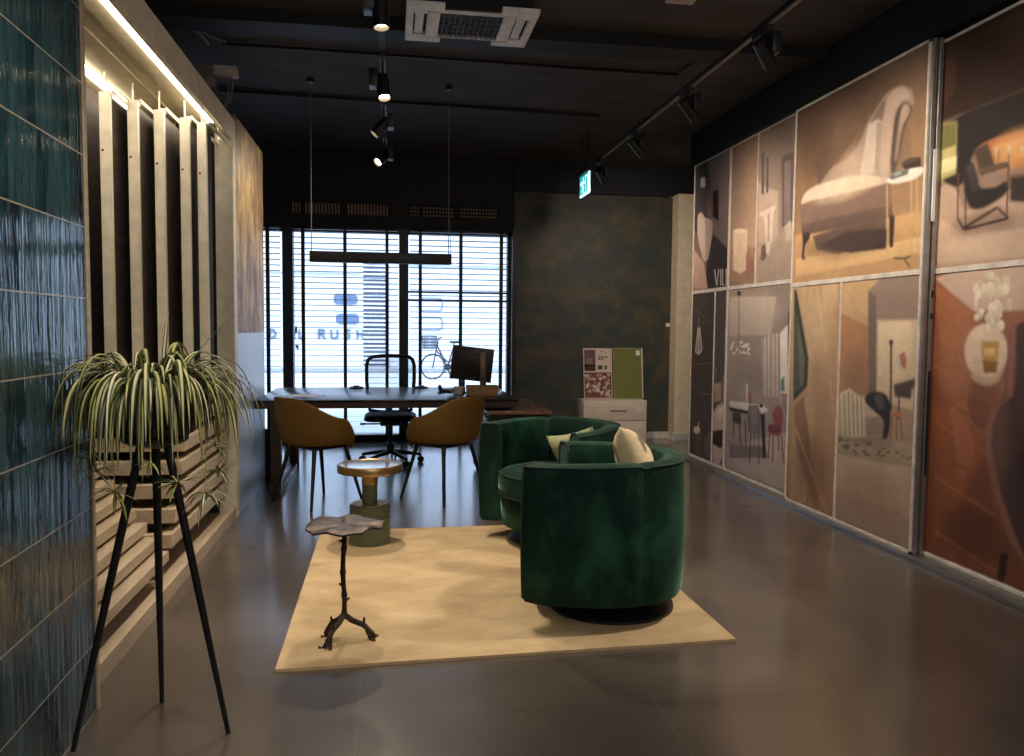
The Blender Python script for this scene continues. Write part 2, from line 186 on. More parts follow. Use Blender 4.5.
  ((240,230,218),[(4.485,2.256),(4.473,2.264),(4.461,2.269),(4.442,2.274),(4.421,2.277),(4.386,2.281),(4.357,2.282),(4.319,2.281),(4.28,2.278),(4.22,2.273),(4.188,2.268),(4.164,2.261),(4.155,2.254),(4.154,2.242),(4.158,2.234),(4.167,2.226),(4.181,2.22),(4.207,2.212),(4.228,2.208),(4.258,2.206),(4.29,2.206),(4.341,2.208),(4.373,2.209),(4.402,2.212),(4.421,2.215),(4.442,2.219),(4.455,2.223),(4.467,2.227),(4.476,2.232),(4.486,2.239),(4.49,2.244),(4.489,2.25)]),
  ((112,120,116),[(4.479,2.262),(4.404,2.291),(4.282,2.276),(4.291,2.246),(4.439,2.241)]),
  ((160,168,162),[(4.43,2.277),(4.362,2.28),(4.346,2.261),(4.413,2.255)]),
  ((66,52,48),[(4.358,2.326),(4.279,2.339),(4.18,2.323),(4.176,2.269),(4.325,2.278)]),
  ((92,74,66),[(4.358,2.326),(4.279,2.339),(4.18,2.323),(4.186,2.307),(4.327,2.303)]),
 ]),
 ('C',(5.605, 4.95, 0.06, 1.655),[(205, 170, 124), (198, 156, 110), (168, 122, 86), (160, 115, 80)],[
  ((190,148,106),[(5.537,0.787),(5.306,0.993),(5.226,0.633),(5.308,0.063),(5.555,0.06)]),
  ((150,108,76),[(5.535,0.755),(5.386,0.848),(5.276,0.504),(5.133,0.06),(5.187,0.06),(5.451,0.414)]),
  ((214,176,130),[(5.275,1.655),(4.958,0.666),(4.95,0.671),(5.247,1.655)]),
  ((182,140,100),[(5.274,1.223),(5.093,1.183),(5.051,1.009),(5.104,0.649),(5.23,0.694)]),
  ((176,134,96),[(5.126,1.003),(4.95,0.06),(4.95,0.06),(5.093,1.007)]),
  ((214,176,130),[(5.204,1.643),(4.99,1.646),(4.985,1.474),(5.137,1.448)]),
  ((196,152,108),[(5.509,0.595),(5.033,0.06),(5.009,0.06),(5.479,0.604)]),
  ((120,84,58),[(4.95,0.274),(4.95,0.153),(4.95,0.06),(4.965,0.06),(5.037,0.06),(5.126,0.06),(5.227,0.06),(5.334,0.06),(5.44,0.06),(5.536,0.06),(5.605,0.06),(5.605,0.06),(5.605,0.111),(5.605,0.25),(5.605,0.384),(5.58,0.502),(5.494,0.595),(5.393,0.658),(5.287,0.687),(5.183,0.683),(5.088,0.646),(5.006,0.582),(4.95,0.495),(4.95,0.39)],0.5),
  ((224,188,142),[(4.95,1.359),(4.95,1.278),(4.95,1.202),(4.972,1.135),(5.034,1.082),(5.109,1.046),(5.194,1.03),(5.283,1.036),(5.37,1.066),(5.448,1.117),(5.511,1.186),(5.554,1.27),(5.572,1.36),(5.565,1.451),(5.533,1.534),(5.478,1.603),(5.406,1.654),(5.323,1.655),(5.235,1.655),(5.148,1.655),(5.068,1.636),(5.0,1.583),(4.95,1.516),(4.95,1.44)],0.45),
  ((62,58,42),[(5.577,1.64),(5.539,1.629),(5.338,1.13),(5.343,0.923),(5.538,0.793)]),
  ((112,116,84),[(5.566,1.456),(5.514,1.423),(5.392,1.128),(5.398,0.931),(5.529,0.868)]),
  ((86,86,60),[(5.566,1.456),(5.514,1.423),(5.446,0.922),(5.529,0.868)]),
 ]),
 ('C',(4.93, 4.145, 0.06, 1.655),[(184, 152, 126), (150, 126, 110), (176, 142, 118), (190, 158, 132)],[
  ((186,130,84),[(4.93,1.655),(4.618,1.599),(4.603,0.915),(4.93,0.9)]),
  ((212,170,118),[(4.93,1.655),(4.522,1.655),(4.626,1.586),(4.626,1.358),(4.93,1.445)]),
  ((156,130,114),[(4.631,1.586),(4.5,1.655),(4.145,1.655),(4.145,0.877),(4.598,0.915)]),
  ((126,102,90),[(4.64,1.587),(4.553,1.543),(4.515,0.922),(4.598,0.915)]),
  ((216,186,150),[(4.535,1.398),(4.145,1.393),(4.145,0.865),(4.509,0.904)]),
  ((232,205,168),[(4.517,1.384),(4.202,1.382),(4.191,1.21),(4.496,1.043)]),
  ((190,158,134),[(4.93,0.61),(4.145,0.588),(4.145,0.06),(4.913,0.06)]),
  ((172,140,118),[(4.921,0.266),(4.145,0.243),(4.145,0.06),(4.913,0.06)]),
  ((168,148,120),[(4.928,0.642),(4.57,0.673),(4.145,0.66),(4.145,0.535),(4.919,0.493)]),
  ((112,95,78),[(4.683,0.531),(4.689,0.523),(4.704,0.518),(4.72,0.518),(4.727,0.524),(4.721,0.532),(4.705,0.537),(4.69,0.537)]),
  ((112,95,78),[(4.784,0.606),(4.798,0.599),(4.833,0.592),(4.868,0.589),(4.883,0.592),(4.868,0.599),(4.833,0.606),(4.799,0.609)]),
  ((112,95,78),[(4.349,0.595),(4.357,0.588),(4.376,0.583),(4.396,0.582),(4.405,0.586),(4.397,0.593),(4.377,0.598),(4.358,0.599)]),
  ((112,95,78),[(4.714,0.543),(4.72,0.538),(4.735,0.533),(4.75,0.533),(4.757,0.537),(4.751,0.543),(4.736,0.547),(4.72,0.547)]),
  ((112,95,78),[(4.859,0.6),(4.868,0.591),(4.891,0.584),(4.914,0.584),(4.924,0.591),(4.915,0.6),(4.892,0.606),(4.869,0.606)]),
  ((112,95,78),[(4.559,0.623),(4.566,0.614),(4.583,0.609),(4.601,0.609),(4.609,0.616),(4.602,0.624),(4.584,0.63),(4.567,0.629)]),
  ((112,95,78),[(4.819,0.563),(4.828,0.555),(4.85,0.549),(4.872,0.548),(4.882,0.554),(4.873,0.562),(4.851,0.568),(4.829,0.568)]),
  ((112,95,78),[(4.582,0.564),(4.591,0.556),(4.613,0.55),(4.635,0.549),(4.645,0.554),(4.636,0.562),(4.614,0.568),(4.591,0.569)]),
  ((112,95,78),[(4.171,0.588),(4.176,0.583),(4.189,0.579),(4.203,0.579),(4.208,0.582),(4.203,0.586),(4.19,0.59),(4.177,0.59)]),
  ((112,95,78),[(4.145,0.597),(4.146,0.59),(4.159,0.585),(4.173,0.585),(4.179,0.591),(4.174,0.599),(4.16,0.604),(4.146,0.603)]),
  ((112,95,78),[(4.384,0.568),(4.395,0.562),(4.422,0.555),(4.45,0.553),(4.462,0.556),(4.451,0.562),(4.423,0.569),(4.396,0.571)]),
  ((112,95,78),[(4.575,0.544),(4.581,0.536),(4.596,0.531),(4.612,0.531),(4.619,0.537),(4.613,0.545),(4.598,0.55),(4.582,0.55)]),
  ((112,95,78),[(4.779,0.558),(4.79,0.548),(4.818,0.541),(4.847,0.54),(4.86,0.546),(4.848,0.555),(4.82,0.563),(4.791,0.564)]),
  ((112,95,78),[(4.211,0.594),(4.216,0.589),(4.23,0.585),(4.245,0.584),(4.251,0.587),(4.245,0.592),(4.231,0.596),(4.217,0.597)]),
  ((112,95,78),[(4.444,0.586),(4.449,0.578),(4.462,0.573),(4.476,0.573),(4.482,0.58),(4.476,0.588),(4.463,0.593),(4.45,0.592)]),
  ((112,95,78),[(4.455,0.567),(4.462,0.561),(4.478,0.556),(4.494,0.556),(4.501,0.559),(4.494,0.565),(4.478,0.569),(4.462,0.57)]),
  ((112,95,78),[(4.87,0.591),(4.878,0.584),(4.898,0.579),(4.918,0.578),(4.927,0.583),(4.919,0.59),(4.899,0.595),(4.879,0.595)]),
  ((112,95,78),[(4.539,0.552),(4.551,0.546),(4.58,0.539),(4.61,0.536),(4.623,0.539),(4.611,0.545),(4.581,0.552),(4.552,0.555)]),
  ((112,95,78),[(4.534,0.619),(4.544,0.61),(4.569,0.604),(4.594,0.603),(4.605,0.609),(4.595,0.618),(4.57,0.625),(4.545,0.625)]),
  ((112,95,78),[(4.7,0.551),(4.708,0.546),(4.727,0.542),(4.747,0.54),(4.755,0.543),(4.747,0.548),(4.728,0.553),(4.708,0.554)]),
  ((112,95,78),[(4.268,0.608),(4.273,0.601),(4.287,0.597),(4.302,0.597),(4.308,0.601),(4.302,0.607),(4.288,0.612),(4.274,0.612)]),
  ((112,95,78),[(4.673,0.59),(4.682,0.583),(4.704,0.578),(4.726,0.577),(4.736,0.581),(4.727,0.588),(4.705,0.593),(4.682,0.594)]),
  ((112,95,78),[(4.399,0.609),(4.404,0.604),(4.418,0.6),(4.431,0.6),(4.437,0.603),(4.432,0.608),(4.418,0.612),(4.405,0.612)]),
  ((112,95,78),[(4.782,0.575),(4.791,0.566),(4.812,0.56),(4.833,0.56),(4.843,0.566),(4.834,0.574),(4.813,0.58),(4.791,0.581)]),
  ((112,95,78),[(4.438,0.569),(4.45,0.563),(4.48,0.557),(4.51,0.553),(4.523,0.555),(4.51,0.561),(4.48,0.568),(4.45,0.571)]),
  ((112,95,78),[(4.864,0.613),(4.873,0.606),(4.895,0.6),(4.918,0.599),(4.927,0.604),(4.918,0.612),(4.896,0.618),(4.873,0.618)]),
  ((140,100,70),[(4.528,1.067),(4.532,1.012),(4.551,0.959),(4.583,0.912),(4.628,0.874),(4.682,0.847),(4.742,0.833),(4.805,0.835),(4.865,0.852),(4.919,0.883),(4.93,0.927),(4.93,0.981),(4.93,1.041),(4.93,1.101),(4.93,1.158),(4.93,1.206),(4.889,1.244),(4.831,1.267),(4.769,1.276),(4.708,1.269),(4.651,1.248),(4.602,1.215),(4.564,1.172),(4.539,1.122)],0.5),
  ((228,196,156),[(4.145,1.189),(4.145,1.133),(4.145,1.079),(4.145,1.032),(4.178,0.993),(4.232,0.967),(4.292,0.954),(4.355,0.957),(4.415,0.975),(4.47,1.009),(4.514,1.055),(4.544,1.111),(4.556,1.172),(4.551,1.234),(4.529,1.292),(4.491,1.341),(4.44,1.378),(4.382,1.401),(4.32,1.408),(4.258,1.4),(4.202,1.377),(4.153,1.342),(4.145,1.297),(4.145,1.245)],0.5),
  ((150,122,102),[(4.145,0.352),(4.145,0.293),(4.145,0.23),(4.145,0.167),(4.22,0.107),(4.333,0.06),(4.463,0.06),(4.6,0.06),(4.737,0.06),(4.861,0.06),(4.93,0.06),(4.93,0.06),(4.93,0.119),(4.93,0.193),(4.93,0.269),(4.883,0.342),(4.764,0.404),(4.63,0.453),(4.492,0.486),(4.361,0.501),(4.244,0.498),(4.147,0.48),(4.145,0.448),(4.145,0.405)],0.4),
  ((110,88,76),[(4.236,0.695),(4.246,0.679),(4.277,0.661),(4.327,0.642),(4.394,0.623),(4.475,0.605),(4.565,0.589),(4.659,0.577),(4.75,0.57),(4.831,0.568),(4.895,0.571),(4.93,0.581),(4.93,0.595),(4.93,0.614),(4.899,0.634),(4.836,0.655),(4.756,0.676),(4.666,0.693),(4.572,0.707),(4.482,0.717),(4.4,0.722),(4.331,0.721),(4.28,0.717),(4.248,0.707)],0.5),
  ((60,46,40),[(4.398,1.268),(4.376,0.849),(4.356,0.851),(4.378,1.268)]),
  ((60,46,40),[(4.367,1.261),(4.372,1.246),(4.386,1.24),(4.401,1.246),(4.408,1.26),(4.403,1.275),(4.389,1.281),(4.374,1.275)]),
  ((205,192,176),[(4.235,1.141),(4.245,1.117),(4.262,1.101),(4.285,1.096),(4.307,1.103),(4.325,1.121),(4.335,1.146),(4.335,1.173),(4.325,1.196),(4.307,1.212),(4.284,1.217),(4.262,1.21),(4.245,1.192),(4.235,1.167)]),
  ((190,106,76),[(4.306,1.191),(4.256,1.208),(4.234,1.154),(4.246,1.103),(4.287,1.126)]),
  ((84,64,54),[(4.351,1.006),(4.145,1.059),(4.145,1.016),(4.177,0.988),(4.182,0.933),(4.331,0.935)]),
  ((84,64,54),[(4.3,0.954),(4.298,0.801),(4.282,0.802),(4.284,0.955)]),
  ((84,64,54),[(4.162,1.009),(4.154,0.768),(4.145,0.769),(4.151,1.01)]),
  ((192,166,142),[(4.842,0.88),(4.63,0.912),(4.408,0.861),(4.382,0.708),(4.605,0.652),(4.852,0.635)]),
  ((150,125,106),[(4.622,0.777),(4.397,0.815),(4.382,0.708),(4.605,0.652)]),
  ((212,190,160),[(4.919,0.908),(4.812,0.95),(4.647,0.892),(4.624,0.66),(4.753,0.631),(4.872,0.643)]),
  ((120,98,82),[(4.875,0.908),(4.843,0.636),(4.831,0.638),(4.863,0.91)]),
  ((120,98,82),[(4.826,0.924),(4.794,0.642),(4.782,0.644),(4.814,0.925)]),
  ((120,98,82),[(4.777,0.917),(4.746,0.649),(4.734,0.651),(4.765,0.918)]),
  ((120,98,82),[(4.729,0.909),(4.699,0.655),(4.687,0.657),(4.717,0.911)]),
  ((120,98,82),[(4.681,0.902),(4.653,0.661),(4.641,0.663),(4.67,0.904)]),
  ((48,42,42),[(4.612,0.924),(4.587,0.936),(4.567,0.942),(4.541,0.947),(4.515,0.951),(4.475,0.953),(4.449,0.951),(4.425,0.944),(4.407,0.933),(4.385,0.913),(4.373,0.893),(4.365,0.86),(4.363,0.822),(4.366,0.759),(4.371,0.722),(4.381,0.692),(4.395,0.675),(4.419,0.662),(4.431,0.661),(4.438,0.672),(4.437,0.693),(4.429,0.736),(4.429,0.76),(4.438,0.781),(4.453,0.794),(4.483,0.806),(4.505,0.814),(4.531,0.825),(4.554,0.835),(4.589,0.85),(4.609,0.86),(4.624,0.872),(4.631,0.882),(4.635,0.896),(4.633,0.906),(4.625,0.916)]),
  ((84,76,74),[(4.541,0.92),(4.464,0.94),(4.425,0.859),(4.492,0.837)]),
  ((190,116,62),[(4.366,0.845),(4.261,0.846),(4.259,0.815),(4.364,0.814)]),
  ((150,96,56),[(4.354,0.815),(4.362,0.675),(4.349,0.676),(4.342,0.816)]),
  ((150,96,56),[(4.313,0.814),(4.305,0.677),(4.293,0.679),(4.301,0.816)]),
  ((150,96,56),[(4.277,0.818),(4.253,0.679),(4.241,0.682),(4.266,0.82)]),
 ]),
 ('D',(4.12, 2.68, 1.685, 2.94),[(58, 42, 35), (66, 46, 38), (195, 160, 136), (190, 152, 126)],[
  ((64,44,36),[(4.12,2.94),(3.469,2.852),(2.866,2.779),(2.847,2.458),(3.528,2.515),(4.12,2.508)]),
  ((84,54,40),[(4.12,2.849),(4.005,2.813),(4.025,2.638),(4.12,2.58)]),
  ((48,41,38),[(3.902,2.512),(3.715,2.513),(3.578,2.513),(3.415,2.513),(3.265,2.511),(3.054,2.509),(2.948,2.49),(2.873,2.448),(2.842,2.39),(2.836,2.285),(2.86,2.233),(2.93,2.208),(3.036,2.215),(3.25,2.262),(3.392,2.29),(3.527,2.311),(3.621,2.319),(3.723,2.318),(3.783,2.309),(3.834,2.287),(3.861,2.257),(3.881,2.202),(3.895,2.17),(3.911,2.145),(3.926,2.131),(3.947,2.121),(3.965,2.119),(3.99,2.124),(4.017,2.135),(4.06,2.158),(4.085,2.186),(4.105,2.235),(4.115,2.295),(4.12,2.398),(4.092,2.454),(4.012,2.495)]),
  ((205,190,124),[(4.12,2.491),(3.99,2.477),(3.979,2.194),(4.111,2.179)]),
  ((128,122,66),[(4.12,2.49),(3.99,2.477),(3.985,2.35),(4.115,2.346)]),
  ((232,222,160),[(4.115,2.29),(3.981,2.289),(3.98,2.22),(4.11,2.21)]),
  ((196,116,64),[(3.723,2.318),(3.621,2.319),(3.527,2.317),(3.393,2.309),(3.252,2.299),(3.04,2.282),(2.933,2.261),(2.859,2.226),(2.829,2.182),(2.825,2.107),(2.85,2.07),(2.92,2.053),(3.026,2.058),(3.239,2.093),(3.376,2.115),(3.497,2.135),(3.571,2.147),(3.634,2.158),(3.675,2.166),(3.716,2.175),(3.748,2.184),(3.789,2.197),(3.811,2.21),(3.828,2.228),(3.836,2.248),(3.838,2.281),(3.822,2.299),(3.78,2.313)]),
  ((226,148,88),[(3.712,2.284),(3.513,2.286),(3.21,2.264),(3.203,2.156),(3.507,2.185),(3.694,2.214)]),
  ((196,162,138),[(4.063,2.155),(4.014,2.133),(3.984,2.113),(3.959,2.085),(3.942,2.054),(3.925,2.005),(3.893,1.985),(3.833,1.983),(3.757,2.0),(3.631,2.041),(3.524,2.059),(3.381,2.066),(3.237,2.061),(3.025,2.042),(2.918,2.008),(2.842,1.94),(2.809,1.853),(2.799,1.697),(2.841,1.685),(2.961,1.685),(3.149,1.685),(3.556,1.685),(3.82,1.685),(4.032,1.693),(4.12,1.8),(4.119,1.982),(4.111,2.078),(4.09,2.14)]),
  ((214,180,154),[(4.112,1.979),(3.884,1.842),(3.183,1.834),(3.175,1.69),(4.102,1.71)]),
  ((244,180,110),[(3.335,2.185),(3.341,2.158),(3.36,2.135),(3.392,2.119),(3.435,2.109),(3.487,2.108),(3.545,2.115),(3.605,2.131),(3.664,2.154),(3.716,2.183),(3.757,2.217),(3.785,2.252),(3.795,2.286),(3.789,2.317),(3.765,2.341),(3.727,2.357),(3.677,2.364),(3.62,2.362),(3.56,2.351),(3.501,2.332),(3.447,2.308),(3.401,2.279),(3.367,2.247),(3.344,2.216)],0.6),
  ((120,92,78),[(3.455,1.851),(3.463,1.832),(3.489,1.816),(3.531,1.805),(3.589,1.799),(3.659,1.799),(3.737,1.805),(3.819,1.816),(3.898,1.834),(3.969,1.855),(4.026,1.88),(4.062,1.906),(4.076,1.93),(4.065,1.952),(4.031,1.968),(3.977,1.979),(3.908,1.982),(3.829,1.979),(3.748,1.97),(3.669,1.956),(3.598,1.937),(3.538,1.916),(3.493,1.894),(3.465,1.872)],0.6),
  ((222,190,164),[(3.447,1.735),(3.456,1.711),(3.484,1.69),(3.531,1.685),(3.594,1.685),(3.671,1.685),(3.757,1.685),(3.847,1.685),(3.935,1.69),(4.014,1.713),(4.077,1.742),(4.119,1.772),(4.12,1.803),(4.12,1.831),(4.084,1.853),(4.024,1.869),(3.947,1.878),(3.86,1.878),(3.77,1.87),(3.683,1.856),(3.605,1.837),(3.539,1.813),(3.49,1.788),(3.459,1.761)],0.4),
  ((86,70,60),[(3.853,2.295),(3.752,2.309),(3.702,2.206),(3.683,2.158),(3.793,2.15)]),
  ((110,86,70),[(3.818,2.188),(3.6,2.185),(3.593,2.154),(3.787,2.149)]),
  ((150,112,80),[(3.613,2.246),(3.601,2.136),(3.593,2.134),(3.605,2.245)]),
  ((150,112,80),[(3.68,2.261),(3.674,2.17),(3.666,2.168),(3.672,2.259)]),
  ((226,200,150),[(3.678,2.251),(3.68,2.234),(3.687,2.229),(3.695,2.237),(3.7,2.255),(3.697,2.272),(3.69,2.277),(3.682,2.268)]),
  ((226,200,150),[(3.591,2.241),(3.593,2.223),(3.602,2.216),(3.612,2.227),(3.617,2.247),(3.614,2.266),(3.606,2.272),(3.596,2.262)]),
  ((226,200,150),[(3.512,2.224),(3.514,2.211),(3.521,2.207),(3.528,2.214),(3.532,2.228),(3.53,2.242),(3.523,2.246),(3.516,2.238)]),
  ((98,62,42),[(3.966,2.196),(3.957,1.947),(3.945,1.945),(3.954,2.193)]),
  ((98,62,42),[(3.609,2.167),(3.604,1.909),(3.593,1.908),(3.599,2.165)]),
  ((98,62,42),[(3.906,2.099),(3.893,1.885),(3.881,1.884),(3.894,2.097)]),
  ((50,44,43),[(3.903,2.228),(3.88,2.234),(3.866,2.233),(3.851,2.223),(3.84,2.207),(3.825,2.175),(3.816,2.155),(3.808,2.135),(3.803,2.12),(3.797,2.101),(3.788,2.09),(3.771,2.081),(3.749,2.076),(3.712,2.073),(3.689,2.072),(3.666,2.075),(3.649,2.079),(3.628,2.088),(3.616,2.089),(3.606,2.083),(3.6,2.073),(3.595,2.05),(3.6,2.035),(3.617,2.02),(3.643,2.007),(3.692,1.99),(3.725,1.98),(3.758,1.974),(3.785,1.972),(3.819,1.974),(3.84,1.98),(3.86,1.993),(3.875,2.011),(3.892,2.043),(3.902,2.068),(3.911,2.098),(3.917,2.127),(3.922,2.172),(3.922,2.197),(3.915,2.217)]),
  ((72,62,60),[(3.901,2.215),(3.855,2.229),(3.815,2.142),(3.805,2.072),(3.854,2.07)]),
  ((155,128,112),[(3.802,2.115),(3.73,2.134),(3.66,2.133),(3.6,2.098),(3.674,2.104),(3.777,2.086)]),
  ((64,46,38),[(3.896,1.879),(3.66,1.957),(3.671,1.971),(3.908,1.894)]),
  ((64,46,38),[(3.895,1.872),(3.585,1.892),(3.59,1.906),(3.901,1.887)]),
  ((64,46,38),[(3.671,1.96),(3.593,1.896),(3.583,1.903),(3.66,1.968)]),
  ((64,46,38),[(3.959,1.944),(3.906,1.877),(3.891,1.882),(3.943,1.948)]),
  ((66,55,50),[(3.59,2.108),(3.198,2.076),(3.188,1.905),(3.582,1.981)]),
  ((120,96,80),[(3.59,2.108),(3.198,2.076),(3.198,2.063),(3.59,2.096)]),
 ]),
 ('D',(4.12, 2.68, 0.06, 1.655),[(158, 92, 60), (180, 130, 104), (104, 56, 38), (130, 70, 46)],[
  ((208,174,154),[(4.114,1.631),(3.994,1.655),(2.908,1.655),(2.883,1.275),(3.461,1.434),(3.806,1.437)]),
  ((176,106,70),[(4.113,1.609),(3.806,1.437),(3.72,1.204),(4.049,1.249)]),
  ((150,84,54),[(4.069,0.905),(3.799,1.013),(3.671,0.707),(3.907,0.277),(4.021,0.133)]),
  ((170,100,62),[(3.947,0.917),(3.833,0.955),(3.742,0.696),(3.84,0.46)]),
  ((122,68,46),[(3.907,0.277),(3.669,0.681),(3.58,0.357),(3.771,0.06)]),
  ((172,102,66),[(4.088,1.129),(3.62,0.945),(3.613,0.954),(4.079,1.139)]),
  ((132,74,48),[(4.078,0.971),(3.611,0.803),(3.604,0.812),(4.069,0.982)]),
  ((172,102,66),[(4.068,0.814),(3.603,0.661),(3.596,0.671),(4.06,0.825)]),
  ((132,74,48),[(4.058,0.656),(3.594,0.519),(3.587,0.529),(4.05,0.667)]),
  ((172,102,66),[(4.049,0.499),(3.585,0.377),(3.578,0.388),(4.04,0.51)]),
  ((132,74,48),[(4.039,0.341),(3.576,0.236),(3.569,0.246),(4.03,0.353)]),
  ((172,102,66),[(4.029,0.184),(3.567,0.094),(3.56,0.105),(4.021,0.196)]),
  ((132,74,48),[(4.02,0.06),(3.559,0.06),(3.552,0.06),(4.011,0.06)]),
  ((160,112,70),[(3.585,1.059),(3.574,1.028),(3.558,1.032),(3.569,1.063)]),
  ((160,112,70),[(3.574,1.029),(3.568,0.996),(3.551,0.999),(3.557,1.031)]),
  ((160,112,70),[(3.568,0.997),(3.566,0.964),(3.55,0.965),(3.551,0.998)]),
  ((160,112,70),[(3.566,0.964),(3.57,0.931),(3.553,0.931),(3.55,0.964)]),
  ((160,112,70),[(3.57,0.932),(3.578,0.9),(3.562,0.899),(3.553,0.93)]),
  ((160,112,70),[(3.578,0.901),(3.591,0.872),(3.575,0.869),(3.562,0.898)]),
  ((160,112,70),[(3.59,0.873),(3.608,0.848),(3.593,0.843),(3.576,0.868)]),
  ((160,112,70),[(3.607,0.849),(3.628,0.829),(3.615,0.822),(3.594,0.842)]),
  ((160,112,70),[(3.626,0.83),(3.65,0.815),(3.64,0.806),(3.616,0.82)]),
  ((160,112,70),[(3.647,0.817),(3.673,0.808),(3.668,0.796),(3.642,0.805)]),
  ((160,112,70),[(3.67,0.809),(3.697,0.807),(3.698,0.794),(3.671,0.795)]),
  ((160,112,70),[(3.694,0.807),(3.721,0.812),(3.727,0.799),(3.7,0.794)]),
  ((160,112,70),[(3.718,0.811),(3.744,0.823),(3.755,0.812),(3.729,0.8)]),
  ((160,112,70),[(3.742,0.823),(3.765,0.841),(3.78,0.831),(3.756,0.813)]),
  ((160,112,70),[(3.765,0.84),(3.785,0.864),(3.801,0.856),(3.781,0.832)]),
  ((160,112,70),[(3.784,0.864),(3.8,0.893),(3.817,0.886),(3.801,0.857)]),
  ((160,112,70),[(3.799,0.892),(3.81,0.924),(3.829,0.92),(3.818,0.887)]),
  ((160,112,70),[(3.81,0.924),(3.816,0.958),(3.835,0.956),(3.829,0.921)]),
  ((160,112,70),[(3.816,0.958),(3.816,0.993),(3.835,0.992),(3.835,0.957)]),
  ((160,112,70),[(3.816,0.992),(3.81,1.027),(3.829,1.028),(3.835,0.993)]),
  ((160,112,70),[(3.811,1.026),(3.8,1.059),(3.818,1.061),(3.829,1.029)]),
  ((160,112,70),[(3.8,1.058),(3.784,1.086),(3.802,1.091),(3.817,1.062)]),
  ((160,112,70),[(3.785,1.085),(3.765,1.109),(3.781,1.116),(3.801,1.092)]),
  ((160,112,70),[(3.767,1.108),(3.744,1.126),(3.757,1.135),(3.78,1.117)]),
  ((160,112,70),[(3.745,1.125),(3.72,1.136),(3.729,1.148),(3.755,1.136)]),
  ((160,112,70),[(3.723,1.136),(3.696,1.14),(3.7,1.153),(3.727,1.148)]),
  ((184,116,78),[(3.702,1.204),(3.704,1.123),(3.721,1.045),(3.751,0.977),(3.793,0.921),(3.845,0.883),(3.904,0.866),(3.966,0.87),(4.027,0.898),(4.082,0.947),(4.12,1.016),(4.12,1.098),(4.12,1.188),(4.12,1.279),(4.12,1.363),(4.112,1.434),(4.063,1.487),(4.006,1.519),(3.945,1.528),(3.884,1.514),(3.828,1.48),(3.779,1.428),(3.74,1.362),(3.714,1.286)],0.6),
  ((92,50,36),[(3.406,0.198),(3.411,0.119),(3.434,0.06),(3.476,0.06),(3.534,0.06),(3.605,0.06),(3.686,0.06),(3.772,0.06),(3.856,0.06),(3.933,0.06),(3.995,0.06),(4.038,0.06),(4.056,0.06),(4.049,0.099),(4.016,0.192),(3.962,0.277),(3.892,0.348),(3.811,0.399),(3.726,0.429),(3.643,0.437),(3.567,0.422),(3.503,0.388),(3.453,0.337),(3.42,0.273)],0.6),
  ((90,50,38),[(3.583,0.952),(3.585,0.906),(3.595,0.861),(3.615,0.821),(3.641,0.788),(3.673,0.766),(3.71,0.754),(3.747,0.755),(3.784,0.769),(3.816,0.795),(3.843,0.831),(3.861,0.876),(3.869,0.925),(3.867,0.975),(3.854,1.022),(3.833,1.063),(3.804,1.095),(3.77,1.116),(3.733,1.124),(3.695,1.12),(3.661,1.103),(3.63,1.076),(3.606,1.04),(3.59,0.998)],0.35),
  ((228,198,170),[(3.55,1.23),(3.553,1.193),(3.565,1.158),(3.586,1.128),(3.614,1.103),(3.649,1.087),(3.687,1.079),(3.727,1.082),(3.765,1.094),(3.799,1.116),(3.827,1.146),(3.845,1.182),(3.853,1.221),(3.85,1.26),(3.836,1.297),(3.812,1.328),(3.781,1.352),(3.744,1.367),(3.705,1.372),(3.666,1.367),(3.63,1.352),(3.598,1.329),(3.574,1.3),(3.557,1.266)]),
  ((205,168,138),[(3.764,1.102),(3.727,1.091),(3.702,1.087),(3.676,1.089),(3.655,1.095),(3.625,1.11),(3.608,1.121),(3.593,1.134),(3.583,1.146),(3.574,1.164),(3.57,1.169),(3.57,1.162),(3.573,1.147),(3.581,1.113),(3.59,1.092),(3.605,1.075),(3.622,1.064),(3.652,1.054),(3.673,1.049),(3.697,1.048),(3.718,1.051),(3.749,1.059),(3.767,1.065),(3.782,1.074),(3.791,1.084),(3.798,1.098),(3.796,1.105),(3.783,1.106)]),
  ((196,146,74),[(3.735,1.282),(3.61,1.279),(3.611,1.182),(3.62,1.12),(3.703,1.115),(3.722,1.177)]),
  ((226,188,120),[(3.711,1.243),(3.635,1.243),(3.632,1.202),(3.709,1.204)]),
  ((150,100,46),[(3.714,1.178),(3.617,1.176),(3.62,1.12),(3.703,1.115)]),
  ((225,205,177),[(3.628,1.365),(3.635,1.347),(3.652,1.341),(3.669,1.35),(3.677,1.369),(3.669,1.388),(3.652,1.394),(3.635,1.385)]),
  ((221,201,173),[(3.534,1.448),(3.542,1.432),(3.555,1.434),(3.565,1.453),(3.566,1.478),(3.557,1.494),(3.544,1.492),(3.534,1.473)]),
  ((235,215,187),[(3.614,1.543),(3.626,1.537),(3.637,1.547),(3.642,1.567),(3.638,1.585),(3.626,1.59),(3.615,1.58),(3.61,1.561)]),
  ((236,216,188),[(3.768,1.483),(3.778,1.471),(3.79,1.476),(3.798,1.495),(3.797,1.517),(3.787,1.53),(3.775,1.525),(3.767,1.505)]),
  ((243,223,195),[(3.657,1.43),(3.673,1.424),(3.688,1.435),(3.694,1.456),(3.688,1.475),(3.672,1.481),(3.656,1.47),(3.65,1.45)]),
  ((226,206,178),[(3.686,1.6),(3.707,1.596),(3.726,1.607),(3.732,1.625),(3.722,1.64),(3.701,1.643),(3.682,1.632),(3.676,1.614)]),
  ((216,196,168),[(3.623,1.494),(3.631,1.478),(3.645,1.479),(3.655,1.498),(3.656,1.523),(3.647,1.54),(3.634,1.538),(3.624,1.519)]),
